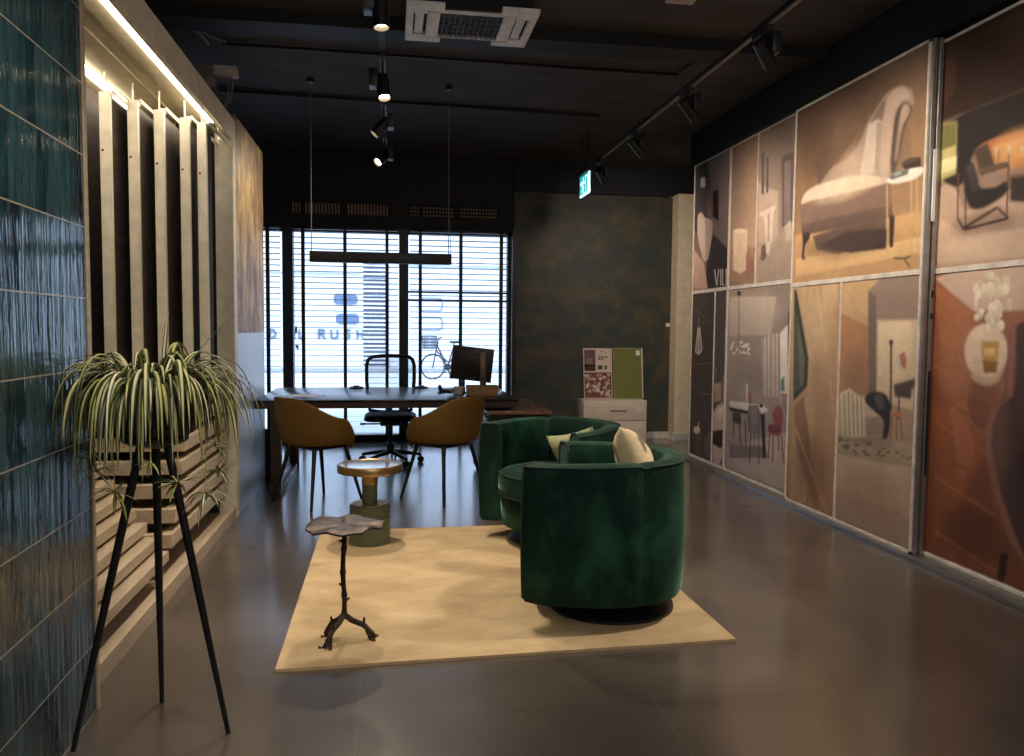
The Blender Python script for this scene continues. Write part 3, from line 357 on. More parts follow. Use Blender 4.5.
  ((230,210,182),[(3.703,1.526),(3.716,1.517),(3.732,1.521),(3.742,1.535),(3.74,1.552),(3.727,1.56),(3.711,1.556),(3.701,1.542)]),
  ((236,216,188),[(3.763,1.527),(3.786,1.524),(3.807,1.538),(3.813,1.563),(3.801,1.582),(3.777,1.586),(3.757,1.571),(3.751,1.547)]),
  ((242,222,194),[(3.668,1.514),(3.687,1.5),(3.71,1.506),(3.725,1.526),(3.722,1.551),(3.704,1.564),(3.68,1.558),(3.666,1.537)]),
  ((241,221,193),[(3.661,1.543),(3.668,1.529),(3.685,1.525),(3.702,1.532),(3.708,1.548),(3.701,1.562),(3.684,1.566),(3.667,1.558)]),
  ((215,195,167),[(3.57,1.587),(3.579,1.573),(3.599,1.57),(3.617,1.58),(3.623,1.597),(3.613,1.611),(3.594,1.614),(3.576,1.604)]),
  ((243,223,195),[(3.675,1.35),(3.679,1.331),(3.689,1.324),(3.7,1.333),(3.705,1.352),(3.701,1.371),(3.691,1.378),(3.68,1.369)]),
  ((243,223,195),[(3.669,1.541),(3.692,1.539),(3.712,1.551),(3.718,1.57),(3.705,1.585),(3.682,1.587),(3.662,1.575),(3.656,1.556)]),
  ((233,213,185),[(3.664,1.431),(3.671,1.421),(3.682,1.422),(3.69,1.432),(3.691,1.447),(3.684,1.457),(3.673,1.457),(3.664,1.446)]),
  ((213,193,165),[(3.691,1.499),(3.713,1.496),(3.733,1.506),(3.738,1.522),(3.727,1.535),(3.705,1.538),(3.686,1.528),(3.68,1.512)]),
  ((228,208,180),[(3.588,1.515),(3.601,1.504),(3.618,1.509),(3.628,1.527),(3.626,1.547),(3.613,1.557),(3.596,1.552),(3.586,1.535)]),
  ((245,225,197),[(3.749,1.508),(3.765,1.501),(3.782,1.507),(3.791,1.524),(3.787,1.541),(3.771,1.548),(3.753,1.542),(3.744,1.525)]),
  ((247,227,199),[(3.633,1.395),(3.639,1.377),(3.654,1.37),(3.671,1.378),(3.679,1.396),(3.673,1.414),(3.657,1.421),(3.641,1.413)]),
  ((212,192,164),[(3.725,1.419),(3.733,1.4),(3.75,1.394),(3.769,1.403),(3.776,1.423),(3.769,1.442),(3.751,1.448),(3.733,1.439)]),
  ((236,216,188),[(3.718,1.534),(3.732,1.525),(3.747,1.533),(3.755,1.554),(3.751,1.574),(3.737,1.583),(3.722,1.575),(3.714,1.554)]),
  ((236,216,188),[(3.607,1.462),(3.624,1.452),(3.647,1.454),(3.663,1.466),(3.662,1.481),(3.645,1.491),(3.622,1.489),(3.607,1.477)]),
  ((225,205,177),[(3.715,1.514),(3.727,1.505),(3.742,1.509),(3.752,1.523),(3.75,1.54),(3.738,1.549),(3.722,1.545),(3.713,1.53)]),
  ((239,219,191),[(3.674,1.373),(3.684,1.364),(3.695,1.371),(3.701,1.389),(3.698,1.408),(3.689,1.416),(3.678,1.409),(3.672,1.391)]),
  ((240,220,192),[(3.668,1.404),(3.678,1.394),(3.692,1.395),(3.702,1.406),(3.702,1.42),(3.693,1.43),(3.679,1.429),(3.669,1.418)]),
  ((223,203,175),[(3.664,1.51),(3.674,1.494),(3.69,1.496),(3.701,1.514),(3.702,1.537),(3.691,1.553),(3.676,1.551),(3.665,1.533)]),
  ((224,204,176),[(3.614,1.51),(3.627,1.495),(3.646,1.497),(3.659,1.516),(3.66,1.54),(3.647,1.555),(3.628,1.553),(3.614,1.534)]),
  ((231,211,183),[(3.643,1.403),(3.655,1.396),(3.668,1.406),(3.673,1.428),(3.669,1.449),(3.657,1.456),(3.645,1.446),(3.639,1.424)]),
  ((241,221,193),[(3.611,1.394),(3.622,1.378),(3.641,1.377),(3.656,1.392),(3.658,1.415),(3.646,1.432),(3.628,1.433),(3.613,1.417)]),
  ((240,220,192),[(3.598,1.409),(3.607,1.398),(3.621,1.398),(3.631,1.41),(3.632,1.427),(3.623,1.438),(3.609,1.437),(3.599,1.425)]),
  ((245,225,197),[(3.728,1.42),(3.74,1.417),(3.752,1.424),(3.755,1.435),(3.749,1.446),(3.737,1.448),(3.725,1.442),(3.721,1.43)]),
  ((227,207,179),[(3.552,1.566),(3.563,1.547),(3.585,1.544),(3.604,1.559),(3.609,1.583),(3.597,1.602),(3.576,1.605),(3.557,1.59)]),
  ((235,215,187),[(3.657,1.607),(3.668,1.596),(3.685,1.596),(3.699,1.607),(3.701,1.623),(3.69,1.634),(3.672,1.634),(3.659,1.622)]),
  ((233,213,185),[(3.641,1.437),(3.645,1.416),(3.658,1.409),(3.672,1.419),(3.678,1.441),(3.673,1.461),(3.66,1.469),(3.647,1.459)]),
  ((245,225,197),[(3.559,1.527),(3.575,1.514),(3.597,1.519),(3.61,1.54),(3.608,1.563),(3.591,1.575),(3.569,1.57),(3.556,1.55)]),
  ((218,198,170),[(3.54,1.45),(3.55,1.438),(3.564,1.441),(3.573,1.457),(3.572,1.478),(3.562,1.49),(3.548,1.487),(3.539,1.47)]),
  ((234,214,186),[(3.759,1.388),(3.774,1.383),(3.788,1.391),(3.794,1.406),(3.788,1.42),(3.773,1.424),(3.759,1.417),(3.753,1.402)]),
  ((224,204,176),[(3.77,1.442),(3.782,1.436),(3.796,1.444),(3.802,1.463),(3.797,1.481),(3.784,1.487),(3.771,1.479),(3.765,1.46)]),
  ((245,225,197),[(3.578,1.36),(3.584,1.339),(3.603,1.33),(3.623,1.339),(3.632,1.36),(3.625,1.382),(3.606,1.39),(3.587,1.381)]),
  ((213,193,165),[(3.742,1.572),(3.753,1.563),(3.768,1.565),(3.777,1.579),(3.776,1.594),(3.765,1.603),(3.75,1.6),(3.741,1.587)]),
  ((239,219,191),[(3.73,1.429),(3.735,1.418),(3.746,1.414),(3.756,1.421),(3.759,1.434),(3.754,1.445),(3.744,1.448),(3.734,1.441)]),
  ((247,227,199),[(3.616,1.441),(3.632,1.433),(3.653,1.435),(3.668,1.445),(3.666,1.458),(3.65,1.466),(3.628,1.464),(3.614,1.453)]),
  ((224,204,176),[(3.667,1.391),(3.68,1.377),(3.699,1.376),(3.714,1.39),(3.716,1.411),(3.703,1.425),(3.684,1.425),(3.669,1.411)]),
  ((216,196,168),[(3.613,1.386),(3.624,1.371),(3.641,1.371),(3.655,1.386),(3.657,1.408),(3.645,1.423),(3.628,1.423),(3.614,1.408)]),
  ((225,205,177),[(3.594,1.435),(3.606,1.419),(3.624,1.419),(3.638,1.435),(3.639,1.457),(3.628,1.473),(3.61,1.473),(3.596,1.457)]),
  ((227,207,179),[(3.625,1.572),(3.638,1.564),(3.653,1.57),(3.661,1.587),(3.657,1.605),(3.644,1.612),(3.629,1.606),(3.622,1.589)]),
  ((82,58,54),[(3.546,1.073),(3.546,1.139),(3.545,1.18),(3.544,1.221),(3.542,1.253),(3.538,1.293),(3.533,1.317),(3.522,1.338),(3.51,1.353),(3.488,1.368),(3.444,1.384),(3.357,1.407),(3.249,1.431),(3.072,1.469),(2.978,1.404),(2.903,1.21),(2.862,0.928),(2.829,0.401),(2.833,0.125),(2.877,0.06),(2.954,0.06),(3.114,0.06),(3.211,0.06),(3.291,0.085),(3.333,0.118),(3.357,0.154),(3.375,0.177),(3.395,0.202),(3.415,0.222),(3.443,0.25),(3.464,0.273),(3.489,0.306),(3.513,0.341),(3.548,0.397),(3.571,0.44),(3.595,0.493),(3.615,0.544),(3.642,0.621),(3.657,0.669),(3.669,0.712),(3.676,0.742),(3.68,0.775),(3.68,0.799),(3.675,0.829),(3.667,0.858),(3.651,0.901),(3.638,0.927),(3.621,0.951),(3.603,0.966),(3.576,0.983),(3.561,1.003),(3.55,1.035)]),
  ((150,96,82),[(3.546,1.002),(3.546,1.21),(3.534,1.336),(3.503,1.356),(3.499,1.186),(3.501,1.011),(3.583,0.952),(3.627,0.844),(3.623,0.714),(3.54,0.483),(3.428,0.293),(3.327,0.172),(3.384,0.193),(3.475,0.28),(3.586,0.46),(3.671,0.707),(3.685,0.811),(3.634,0.948)]),
  ((58,42,42),[(3.332,0.977),(2.872,1.085),(2.8,0.06),(3.195,0.166),(3.372,0.408),(3.438,0.718)]),
  ((126,84,74),[(3.493,0.785),(3.491,0.707),(3.494,0.633),(3.503,0.568),(3.516,0.516),(3.533,0.482),(3.553,0.467),(3.574,0.473),(3.596,0.5),(3.616,0.546),(3.633,0.608),(3.646,0.682),(3.653,0.762),(3.656,0.843),(3.652,0.92),(3.643,0.985),(3.629,1.036),(3.611,1.068),(3.591,1.08),(3.57,1.071),(3.549,1.042),(3.529,0.995),(3.513,0.934),(3.501,0.862)],0.5),
  ((40,30,30),[(3.014,0.675),(3.013,0.547),(3.029,0.424),(3.059,0.312),(3.102,0.218),(3.157,0.148),(3.22,0.109),(3.288,0.105),(3.356,0.137),(3.418,0.206),(3.47,0.307),(3.507,0.434),(3.526,0.576),(3.525,0.722),(3.504,0.859),(3.466,0.978),(3.413,1.069),(3.351,1.126),(3.285,1.148),(3.218,1.134),(3.156,1.087),(3.102,1.012),(3.059,0.914),(3.029,0.799)],0.5),
  ((58,34,28),[(3.536,0.199),(3.485,0.221),(3.491,0.109),(3.509,0.06),(3.546,0.06)]),
 ]),
]
import bpy, bmesh, math, random
import numpy as np
from mathutils import Vector, Matrix
from mathutils.geometry import tessellate_polygon
random.seed(11)
PI = math.pi
scene = bpy.context.scene
COL = scene.collection

# ------------------------------------------------------------------ materials
def lin(c):
    out = []
    for v in c[:3]:
        v = v / 255.0
        out.append(v / 12.92 if v <= 0.04045 else ((v + 0.055) / 1.055) ** 2.4)
    return (out[0], out[1], out[2], 1.0)

class NT:
    """tiny node-tree helper"""
    def __init__(self, name):
        self.m = bpy.data.materials.new(name)
        self.m.use_nodes = True
        self.t = self.m.node_tree
        self.b = self.t.nodes['Principled BSDF']
    def n(self, kind, **kw):
        nd = self.t.nodes.new(kind)
        for k, v in kw.items():
            if k in nd.inputs: nd.inputs[k].default_value = v
            else: setattr(nd, k, v)
        return nd
    def l(self, a, b): self.t.links.new(a, b)
    def coords(self, scale=(1, 1, 1), rot=(0, 0, 0)):
        tc = self.n('ShaderNodeTexCoord'); mp = self.n('ShaderNodeMapping')
        mp.inputs['Scale'].default_value = scale; mp.inputs['Rotation'].default_value = rot
        self.l(tc.outputs['Object'], mp.inputs['Vector'])
        return mp.outputs['Vector']
    def ramp(self, fac, stops):
        r = self.n('ShaderNodeValToRGB')
        e = r.color_ramp.elements
        while len(e) < len(stops): e.new(0.5)
        for i, (p, c) in enumerate(stops):
            e[i].position = p; e[i].color = lin(c)
        self.l(fac, r.inputs['Fac'])
        return r.outputs['Color']
    def bump(self, h, strength=0.2, dist=0.01):
        b = self.n('ShaderNodeBump', Strength=strength, Distance=dist)
        self.l(h, b.inputs['Height']); self.l(b.outputs['Normal'], self.b.inputs['Normal'])

def mat(name, rgb, rough=0.5, metal=0.0, spec=0.5, emit=0.0, alpha=None, vary=0.06, scale=14.0, bump=0.0, stretch=(1, 1, 1), sheen=0.0):
    q = NT(name)
    b = q.b
    b.inputs['Roughness'].default_value = rough
    b.inputs['Metallic'].default_value = metal
    b.inputs['Specular IOR Level'].default_value = spec
    if vary > 0 or bump > 0:
        nz = q.n('ShaderNodeTexNoise', Scale=scale, Detail=4.0)
        q.l(q.coords(stretch), nz.inputs['Vector'])
        lo = [max(0, v * (1 - vary * 1.6)) for v in rgb]; hi = [min(255, v * (1 + vary * 1.6)) for v in rgb]
        q.l(q.ramp(nz.outputs['Fac'], [(0.3, lo), (0.7, hi)]), b.inputs['Base Color'])
        if bump > 0: q.bump(nz.outputs['Fac'], bump, 0.005)
    else:
        b.inputs['Base Color'].default_value = lin(rgb)
    if sheen > 0:
        b.inputs['Sheen Weight'].default_value = sheen
        b.inputs['Sheen Roughness'].default_value = 0.35
        b.inputs['Sheen Tint'].default_value = lin([min(255, v * 1.6 + 30) for v in rgb])
    if emit > 0:
        b.inputs['Emission Color'].default_value = lin(rgb)
        b.inputs['Emission Strength'].default_value = emit
    return q.m

M = {}
M['black'] = mat('matte_black_metal', (24, 24, 26), 0.45)
M['black_plastic'] = mat('black_plastic', (20, 20, 22), 0.4)
M['darkframe'] = mat('dark_window_frame', (22, 25, 32), 0.45)
M['alu'] = mat('brushed_aluminium', (150, 148, 146), 0.38, 0.8, vary=0.04)
M['alu_white'] = mat('pale_panel_edge', (205, 196, 188), 0.5)
M['ac_white'] = mat('grey_white_plastic', (236, 244, 255), 0.5)
M['white'] = mat('white_lacquer', (222, 208, 196), 0.5, vary=0.02)
M['cream'] = mat('cream_plaster', (226, 210, 186), 0.7, vary=0.03)
M['skirt'] = mat('grey_white_skirting', (196, 194, 192), 0.5)
M['oak'] = mat('light_beige_laminate', (190, 172, 148), 0.5, vary=0.04, scale=5, stretch=(8, 1, 8))
M['oakpost'] = mat('cream_laminate', (236, 228, 208), 0.5, vary=0.03)
M['brass'] = mat('brushed_brass', (188, 160, 112), 0.36, 1.0, vary=0.05)
M['mirror'] = mat('pale_glass_top', (225, 225, 220), 0.08, 0.85, vary=0)
M['sage'] = mat('sage_green_lacquer', (88, 94, 72), 0.35, vary=0.04)
M['bronze'] = mat('dark_bronze', (58, 46, 38), 0.45, 0.6, vary=0.15, scale=40, bump=0.4)
M['bronze_top'] = mat('hammered_bronze', (70, 59, 52), 0.5, 0.5, vary=0.2, scale=30, bump=0.6)
M['mustard'] = mat('mustard_felt', (112, 82, 26), 0.85, vary=0.06, scale=60, bump=0.1, sheen=0.1)
M['legdark'] = mat('black_stained_leg', (15, 14, 15), 0.45)
M['deskblack'] = mat('black_desk_laminate', (30, 30, 34), 0.22, vary=0.05)
M['deskedge'] = mat('dark_walnut', (66, 44, 36), 0.4, vary=0.14, scale=6, stretch=(12, 1, 12))
M['walnut'] = mat('walnut_top', (146, 108, 90), 0.25, vary=0.1, scale=6, stretch=(10, 1, 10))
M['mesh'] = mat('black_mesh', (30, 32, 36), 0.7)
M['velvet_pipe'] = mat('dark_green_piping', (10, 44, 34), 0.6, sheen=0.3)
M['basket'] = mat('dark_woven_pot', (34, 30, 26), 0.7, vary=0.25, scale=50, bump=0.5)
M['soil'] = mat('potting_soil', (40, 30, 22), 0.95, vary=0.3, scale=60)
M['card'] = mat('kraft_box', (170, 134, 96), 0.7)
M['paper'] = mat('white_paper', (225, 228, 232), 0.6, vary=0.01)
M['olive'] = mat('olive_green_board', (112, 116, 58), 0.6, vary=0.03)
M['screenback'] = mat('monitor_back_shell', (44, 38, 42), 0.4)
M['standbrown'] = mat('bronze_grey_stand', (112, 88, 78), 0.4, 0.4)
M['led'] = mat('led_strip', (255, 240, 218), 0.5, emit=18.0, vary=0)
M['lamp'] = mat('lit_lamp_lens', (255, 226, 180), 0.5, emit=22.0, vary=0)
M['signgreen'] = mat('exit_sign_green', (40, 190, 190), 0.4, emit=0.9, vary=0)
M['signwhite'] = mat('exit_sign_white', (225, 250, 255), 0.4, emit=1.3, vary=0)
M['cable'] = mat('grey_cable', (120, 112, 104), 0.5)
M['conduit'] = mat('black_conduit', (22, 20, 20), 0.5)
M['duct'] = mat('black_duct', (12, 11, 12), 0.7)
M['acgrille'] = mat('dark_ac_grille', (70, 64, 62), 0.6)
M['sensor'] = mat('offwhite_box', (182, 170, 158), 0.5)
M['slat'] = mat('grey_blind_slat', (150, 162, 186), 0.5)
q_ = NT('translucent_blind_slat')
q_.b.inputs['Base Color'].default_value = lin((205, 212, 226)); q_.b.inputs['Roughness'].default_value = 0.5
_t = q_.n('ShaderNodeBsdfTranslucent'); _t.inputs['Color'].default_value = lin((226, 232, 242)); _m = q_.n('ShaderNodeMixShader'); _m.inputs[0].default_value = 0.55
q_.l(q_.b.outputs[0], _m.inputs[1]); q_.l(_t.outputs[0], _m.inputs[2]); q_.l(_m.outputs[0], q_.t.nodes['Material Output'].inputs['Surface'])
M['slat'] = q_.m
M['facade'] = mat('white_facade', (204, 214, 232), 0.8, vary=0.02)
M['facade_blue'] = mat('blue_sign', (92, 112, 152), 0.6)
M['facade_letter'] = mat('grey_blue_letters', (104, 120, 150), 0.6)
M['shutter'] = mat('grey_roller_shutter', (205, 212, 224), 0.6)
M['shutter_gap'] = mat('dark_shutter_slat', (60, 72, 98), 0.7)  # dark slats across the roller shutter
M['pave'] = mat('pale_pavement', (214, 222, 236), 0.8, vary=0.03)
M['kerb'] = mat('grey_kerb', (150, 160, 175), 0.8)
M['bike'] = mat('bike_frame', (52, 66, 88), 0.4)
M['rubber'] = mat('tyre_rubber', (60, 66, 78), 0.8)
M['brownrail'] = mat('brown_rail', (150, 100, 84), 0.6)
M['grille'] = mat('slot_light_beige', (150, 124, 106), 0.6)  # warm light showing through the slots is put into the bar colour
M['pillow_green'] = mat('pale_sage_cushion', (176, 178, 138), 0.85, vary=0.06, scale=30, bump=0.2)
M['stripgreen'] = mat('sign_smudge', (70, 60, 58), 0.6)

def velvet():
    q = NT('green_velvet')
    v = q.coords((1, 1, 0.6))
    n1 = q.n('ShaderNodeTexNoise', Scale=4.5, Detail=4.0, Roughness=0.6, Distortion=0.2)
    q.l(v, n1.inputs['Vector'])
    q.l(q.ramp(n1.outputs['Fac'], [(0.30, (4, 25, 20)), (0.5, (9, 44, 34)), (0.72, (40, 84, 65))]), q.b.inputs['Base Color'])
    q.b.inputs['Roughness'].default_value = 0.75
    q.b.inputs['Specular IOR Level'].default_value = 0.2
    q.b.inputs['Sheen Weight'].default_value = 0.85
    q.b.inputs['Sheen Roughness'].default_value = 0.3
    q.b.inputs['Sheen Tint'].default_value = lin((130, 170, 150))
    n2 = q.n('ShaderNodeTexNoise', Scale=9.0, Detail=3.0)
    q.l(v, n2.inputs['Vector']); q.bump(n2.outputs['Fac'], 0.12, 0.02)
    return q.m
M['velvet'] = velvet()

def floor_mat():
    q = NT('dark_concrete_tile')
    v = q.coords()
    n1 = q.n('ShaderNodeTexNoise', Scale=1.1, Detail=4.0, Roughness=0.5); q.l(v, n1.inputs['Vector'])
    base = q.ramp(n1.outputs['Fac'], [(0.3, (70, 63, 58)), (0.52, (88, 80, 73)), (0.75, (108, 99, 91))])
    br = q.n('ShaderNodeTexBrick', offset=0.0, squash=1.0)
    br.inputs['Color1'].default_value = (1, 1, 1, 1); br.inputs['Color2'].default_value = (0.86, 0.86, 0.87, 1)
    br.inputs['Mortar'].default_value = (1.45, 1.4, 1.35, 1)
    br.inputs['Scale'].default_value = 1.0; br.inputs['Mortar Size'].default_value = 0.0028
    br.inputs['Mortar Smooth'].default_value = 0.3
    br.inputs['Brick Width'].default_value = 1.04; br.inputs['Row Height'].default_value = 1.04
    mp = q.n('ShaderNodeMapping'); mp.inputs['Location'].default_value = (0.11, 0.46, 0)
    q.l(v, mp.inputs['Vector']); q.l(mp.outputs['Vector'], br.inputs['Vector'])
    mx = q.n('ShaderNodeMix', data_type='RGBA', blend_type='MULTIPLY'); mx.inputs[0].default_value = 1.0
    q.l(base, mx.inputs[6]); q.l(br.outputs['Color'], mx.inputs[7])
    q.l(mx.outputs[2], q.b.inputs['Base Color'])
    q.b.inputs['Coat Weight'].default_value = 1.0; q.b.inputs['Coat Roughness'].default_value = 0.17
    n2 = q.n('ShaderNodeTexNoise', Scale=1.5, Detail=1.0); q.l(v, n2.inputs['Vector'])
    r = q.n('ShaderNodeMapRange'); r.inputs['To Min'].default_value = 0.24; r.inputs['To Max'].default_value = 0.34
    q.l(n2.outputs['Fac'], r.inputs['Value']); q.l(r.outputs['Result'], q.b.inputs['Roughness'])
    n3 = q.n('ShaderNodeTexNoise', Scale=60.0, Detail=2.0); q.l(v, n3.inputs['Vector'])
    q.bump(n3.outputs['Fac'], 0.03, 0.004)
    return q.m
M['floor'] = floor_mat()

def tile_mat():
    q = NT('glazed_teal_tile')
    tc = q.n('ShaderNodeTexCoord'); sp = q.n('ShaderNodeSeparateXYZ'); q.l(tc.outputs['Object'], sp.inputs[0])
    cb = q.n('ShaderNodeCombineXYZ'); q.l(sp.outputs['Y'], cb.inputs['X']); q.l(sp.outputs['Z'], cb.inputs['Y'])
    br = q.n('ShaderNodeTexBrick', offset=0.0, squash=1.0)
    br.inputs['Color1'].default_value = lin((18, 48, 62)); br.inputs['Color2'].default_value = lin((74, 112, 122))
    br.inputs['Mortar'].default_value = lin((70, 84, 86))
    br.inputs['Scale'].default_value = 1.0; br.inputs['Mortar Size'].default_value = 0.0014; br.inputs['Mortar Smooth'].default_value = 0.2
    br.inputs['Bias'].default_value = -0.1
    br.inputs['Brick Width'].default_value = 0.062; br.inputs['Row Height'].default_value = 0.2345
    q.l(cb.outputs[0], br.inputs['Vector'])
    mp = q.n('ShaderNodeMapping'); mp.inputs['Scale'].default_value = (1, 16, 2.2); q.l(tc.outputs['Object'], mp.inputs['Vector'])
    n1 = q.n('ShaderNodeTexNoise', Scale=2.2, Detail=6.0, Roughness=0.65); q.l(mp.outputs['Vector'], n1.inputs['Vector'])
    var = q.ramp(n1.outputs['Fac'], [(0.3, (120, 135, 150)), (0.55, (235, 235, 230)), (0.75, (255, 255, 245))])
    mx = q.n('ShaderNodeMix', data_type='RGBA', blend_type='MULTIPLY'); mx.inputs[0].default_value = 0.85
    q.l(br.outputs['Color'], mx.inputs[6]); q.l(var, mx.inputs[7])
    # pale horizontal joints
    md = q.n('ShaderNodeMath', operation='FLOORED_MODULO'); md.inputs[1].default_value = 0.2345; q.l(sp.outputs['Z'], md.inputs[0])
    lt = q.n('ShaderNodeMath', operation='LESS_THAN'); lt.inputs[1].default_value = 0.0042; q.l(md.outputs[0], lt.inputs[0])
    mj = q.n('ShaderNodeMix', data_type='RGBA'); q.l(lt.outputs[0], mj.inputs[0]); q.l(mx.outputs[2], mj.inputs[6]); mj.inputs[7].default_value = lin((190, 180, 160))
    q.l(mj.outputs[2], q.b.inputs['Base Color'])
    q.b.inputs['Roughness'].default_value = 0.1
    q.b.inputs['Specular IOR Level'].default_value = 0.7
    mp2 = q.n('ShaderNodeMapping'); mp2.inputs['Scale'].default_value = (1, 20, 2.2); q.l(tc.outputs['Object'], mp2.inputs['Vector'])
    n2 = q.n('ShaderNodeTexNoise', Scale=1.6, Detail=3.0); q.l(mp2.outputs['Vector'], n2.inputs['Vector'])
    ad = q.n('ShaderNodeMath', operation='MULTIPLY_ADD')
    ad.inputs[1].default_value = -1.2
    q.l(br.outputs['Fac'], ad.inputs[0]); q.l(n2.outputs['Fac'], ad.inputs[2])
    q.bump(ad.outputs[0], 0.6, 0.010)
    return q.m
M['tile'] = tile_mat()

def noise_wall(name, stops, scale, stretch, rough=0.7, dist=1.0, bump=0.1, detail=6.0):
    q = NT(name)
    nz = q.n('ShaderNodeTexNoise', Scale=scale, Detail=detail, Roughness=0.62, Distortion=dist)
    q.l(q.coords(stretch), nz.inputs['Vector'])
    q.l(q.ramp(nz.outputs['Fac'], stops), q.b.inputs['Base Color'])
    q.b.inputs['Roughness'].default_value = rough
    q.bump(nz.outputs['Fac'], bump, 0.01)
    return q.m
M['cork'] = noise_wall('gold_brown_bark_paper', [(0.3, (84, 60, 38)), (0.45, (138, 104, 62)), (0.56, (186, 150, 92)), (0.7, (226, 200, 140))], 4.2, (1, 1.7, 0.75), 0.5, 0.35, 0.3)
M['mural_dark'] = noise_wall('dark_mottled_wallpaper', [(0.28, (40, 54, 60)), (0.48, (58, 63, 60)), (0.6, (78, 72, 60)), (0.75, (98, 80, 62))], 3.4, (1, 1, 1.6), 0.6, 0.5, 0.05)
M['ceiling'] = noise_wall('black_painted_concrete', [(0.3, (52, 49, 48)), (0.7, (74, 69, 67))], 2.0, (1, 3, 1), 0.85, 0.3, 0.1)
M['bulkhead'] = mat('black_bulkhead', (24, 26, 33), 0.7)
M['greywall'] = mat('dark_grey_wall', (58, 54, 52), 0.8)
M['wainscot'] = mat('pale_blue_grey_gloss_panel', (186, 200, 230), 0.3, vary=0.02)
M['darkpanel'] = noise_wall('dark_wood_sample', [(0.3, (38, 32, 30)), (0.6, (66, 56, 50)), (0.8, (88, 76, 66))], 3.0, (1, 1, 6), 0.85, 0.4, 0.1)
M['samplegrey'] = noise_wall('grey_brown_sample', [(0.3, (58, 52, 50)), (0.7, (98, 88, 80))], 4.0, (1, 3, 1), 0.5, 0.4, 0.05)
M['rug'] = noise_wall('beige_viscose_rug', [(0.25, (168, 142, 106)), (0.5, (192, 166, 126)), (0.75, (214, 190, 150))], 2.6, (1, 1.7, 1), 0.85, 0.5, 0.12, 4.0)
M['plank'] = mat('niche_ceiling_board', (186, 176, 146), 0.6, vary=0.03)

def glass_mat():
    q = NT('window_glass')
    t = q.n('ShaderNodeBsdfTransparent'); g = q.n('ShaderNodeBsdfGlossy', Roughness=0.02)
    t.inputs['Color'].default_value = (0.93, 0.96, 0.98, 1)
    fr = q.n('ShaderNodeFresnel', IOR=1.25); mx = q.n('ShaderNodeMixShader')
    q.l(fr.outputs[0], mx.inputs[0]); q.l(t.outputs[0], mx.inputs[1]); q.l(g.outputs[0], mx.inputs[2])
    q.l(mx.outputs[0], q.t.nodes['Material Output'].inputs['Surface'])
    return q.m
M['glass'] = glass_mat()

def attr_mat(name, rough, spec=0.4, noise=0.12, scale=8.0, stretch=(1, 1, 1)):
    q = NT(name)
    at = q.n('ShaderNodeAttribute', attribute_name='tint')
    nz = q.n('ShaderNodeTexNoise', Scale=scale, Detail=6.0, Roughness=0.65); q.l(q.coords(stretch), nz.inputs['Vector'])
    g = int(255 * (1 - noise * 1.4))
    mx = q.n('ShaderNodeMix', data_type='RGBA', blend_type='MULTIPLY'); mx.inputs[0].default_value = 1.0
    q.l(at.outputs['Color'], mx.inputs[6]); q.l(q.ramp(nz.outputs['Fac'], [(0.3, (g, g, g)), (0.65, (255, 255, 255))]), mx.inputs[7])
    q.l(mx.outputs[2], q.b.inputs['Base Color'])
    q.b.inputs['Roughness'].default_value = rough; q.b.inputs['Specular IOR Level'].default_value = spec
    return q.m
M['print'] = attr_mat('printed_photograph', 0.5, 0.3, 0.05, 5.0, (1, 2, 3))
M['leaf'] = attr_mat('variegated_leaf', 0.42, 0.45, 0.08, 30.0)
M['cushion'] = attr_mat('patterned_cushion', 0.85, 0.2, 0.08, 40.0)
M['leaflet'] = attr_mat('printed_leaflet', 0.5, 0.3, 0.03, 20.0)

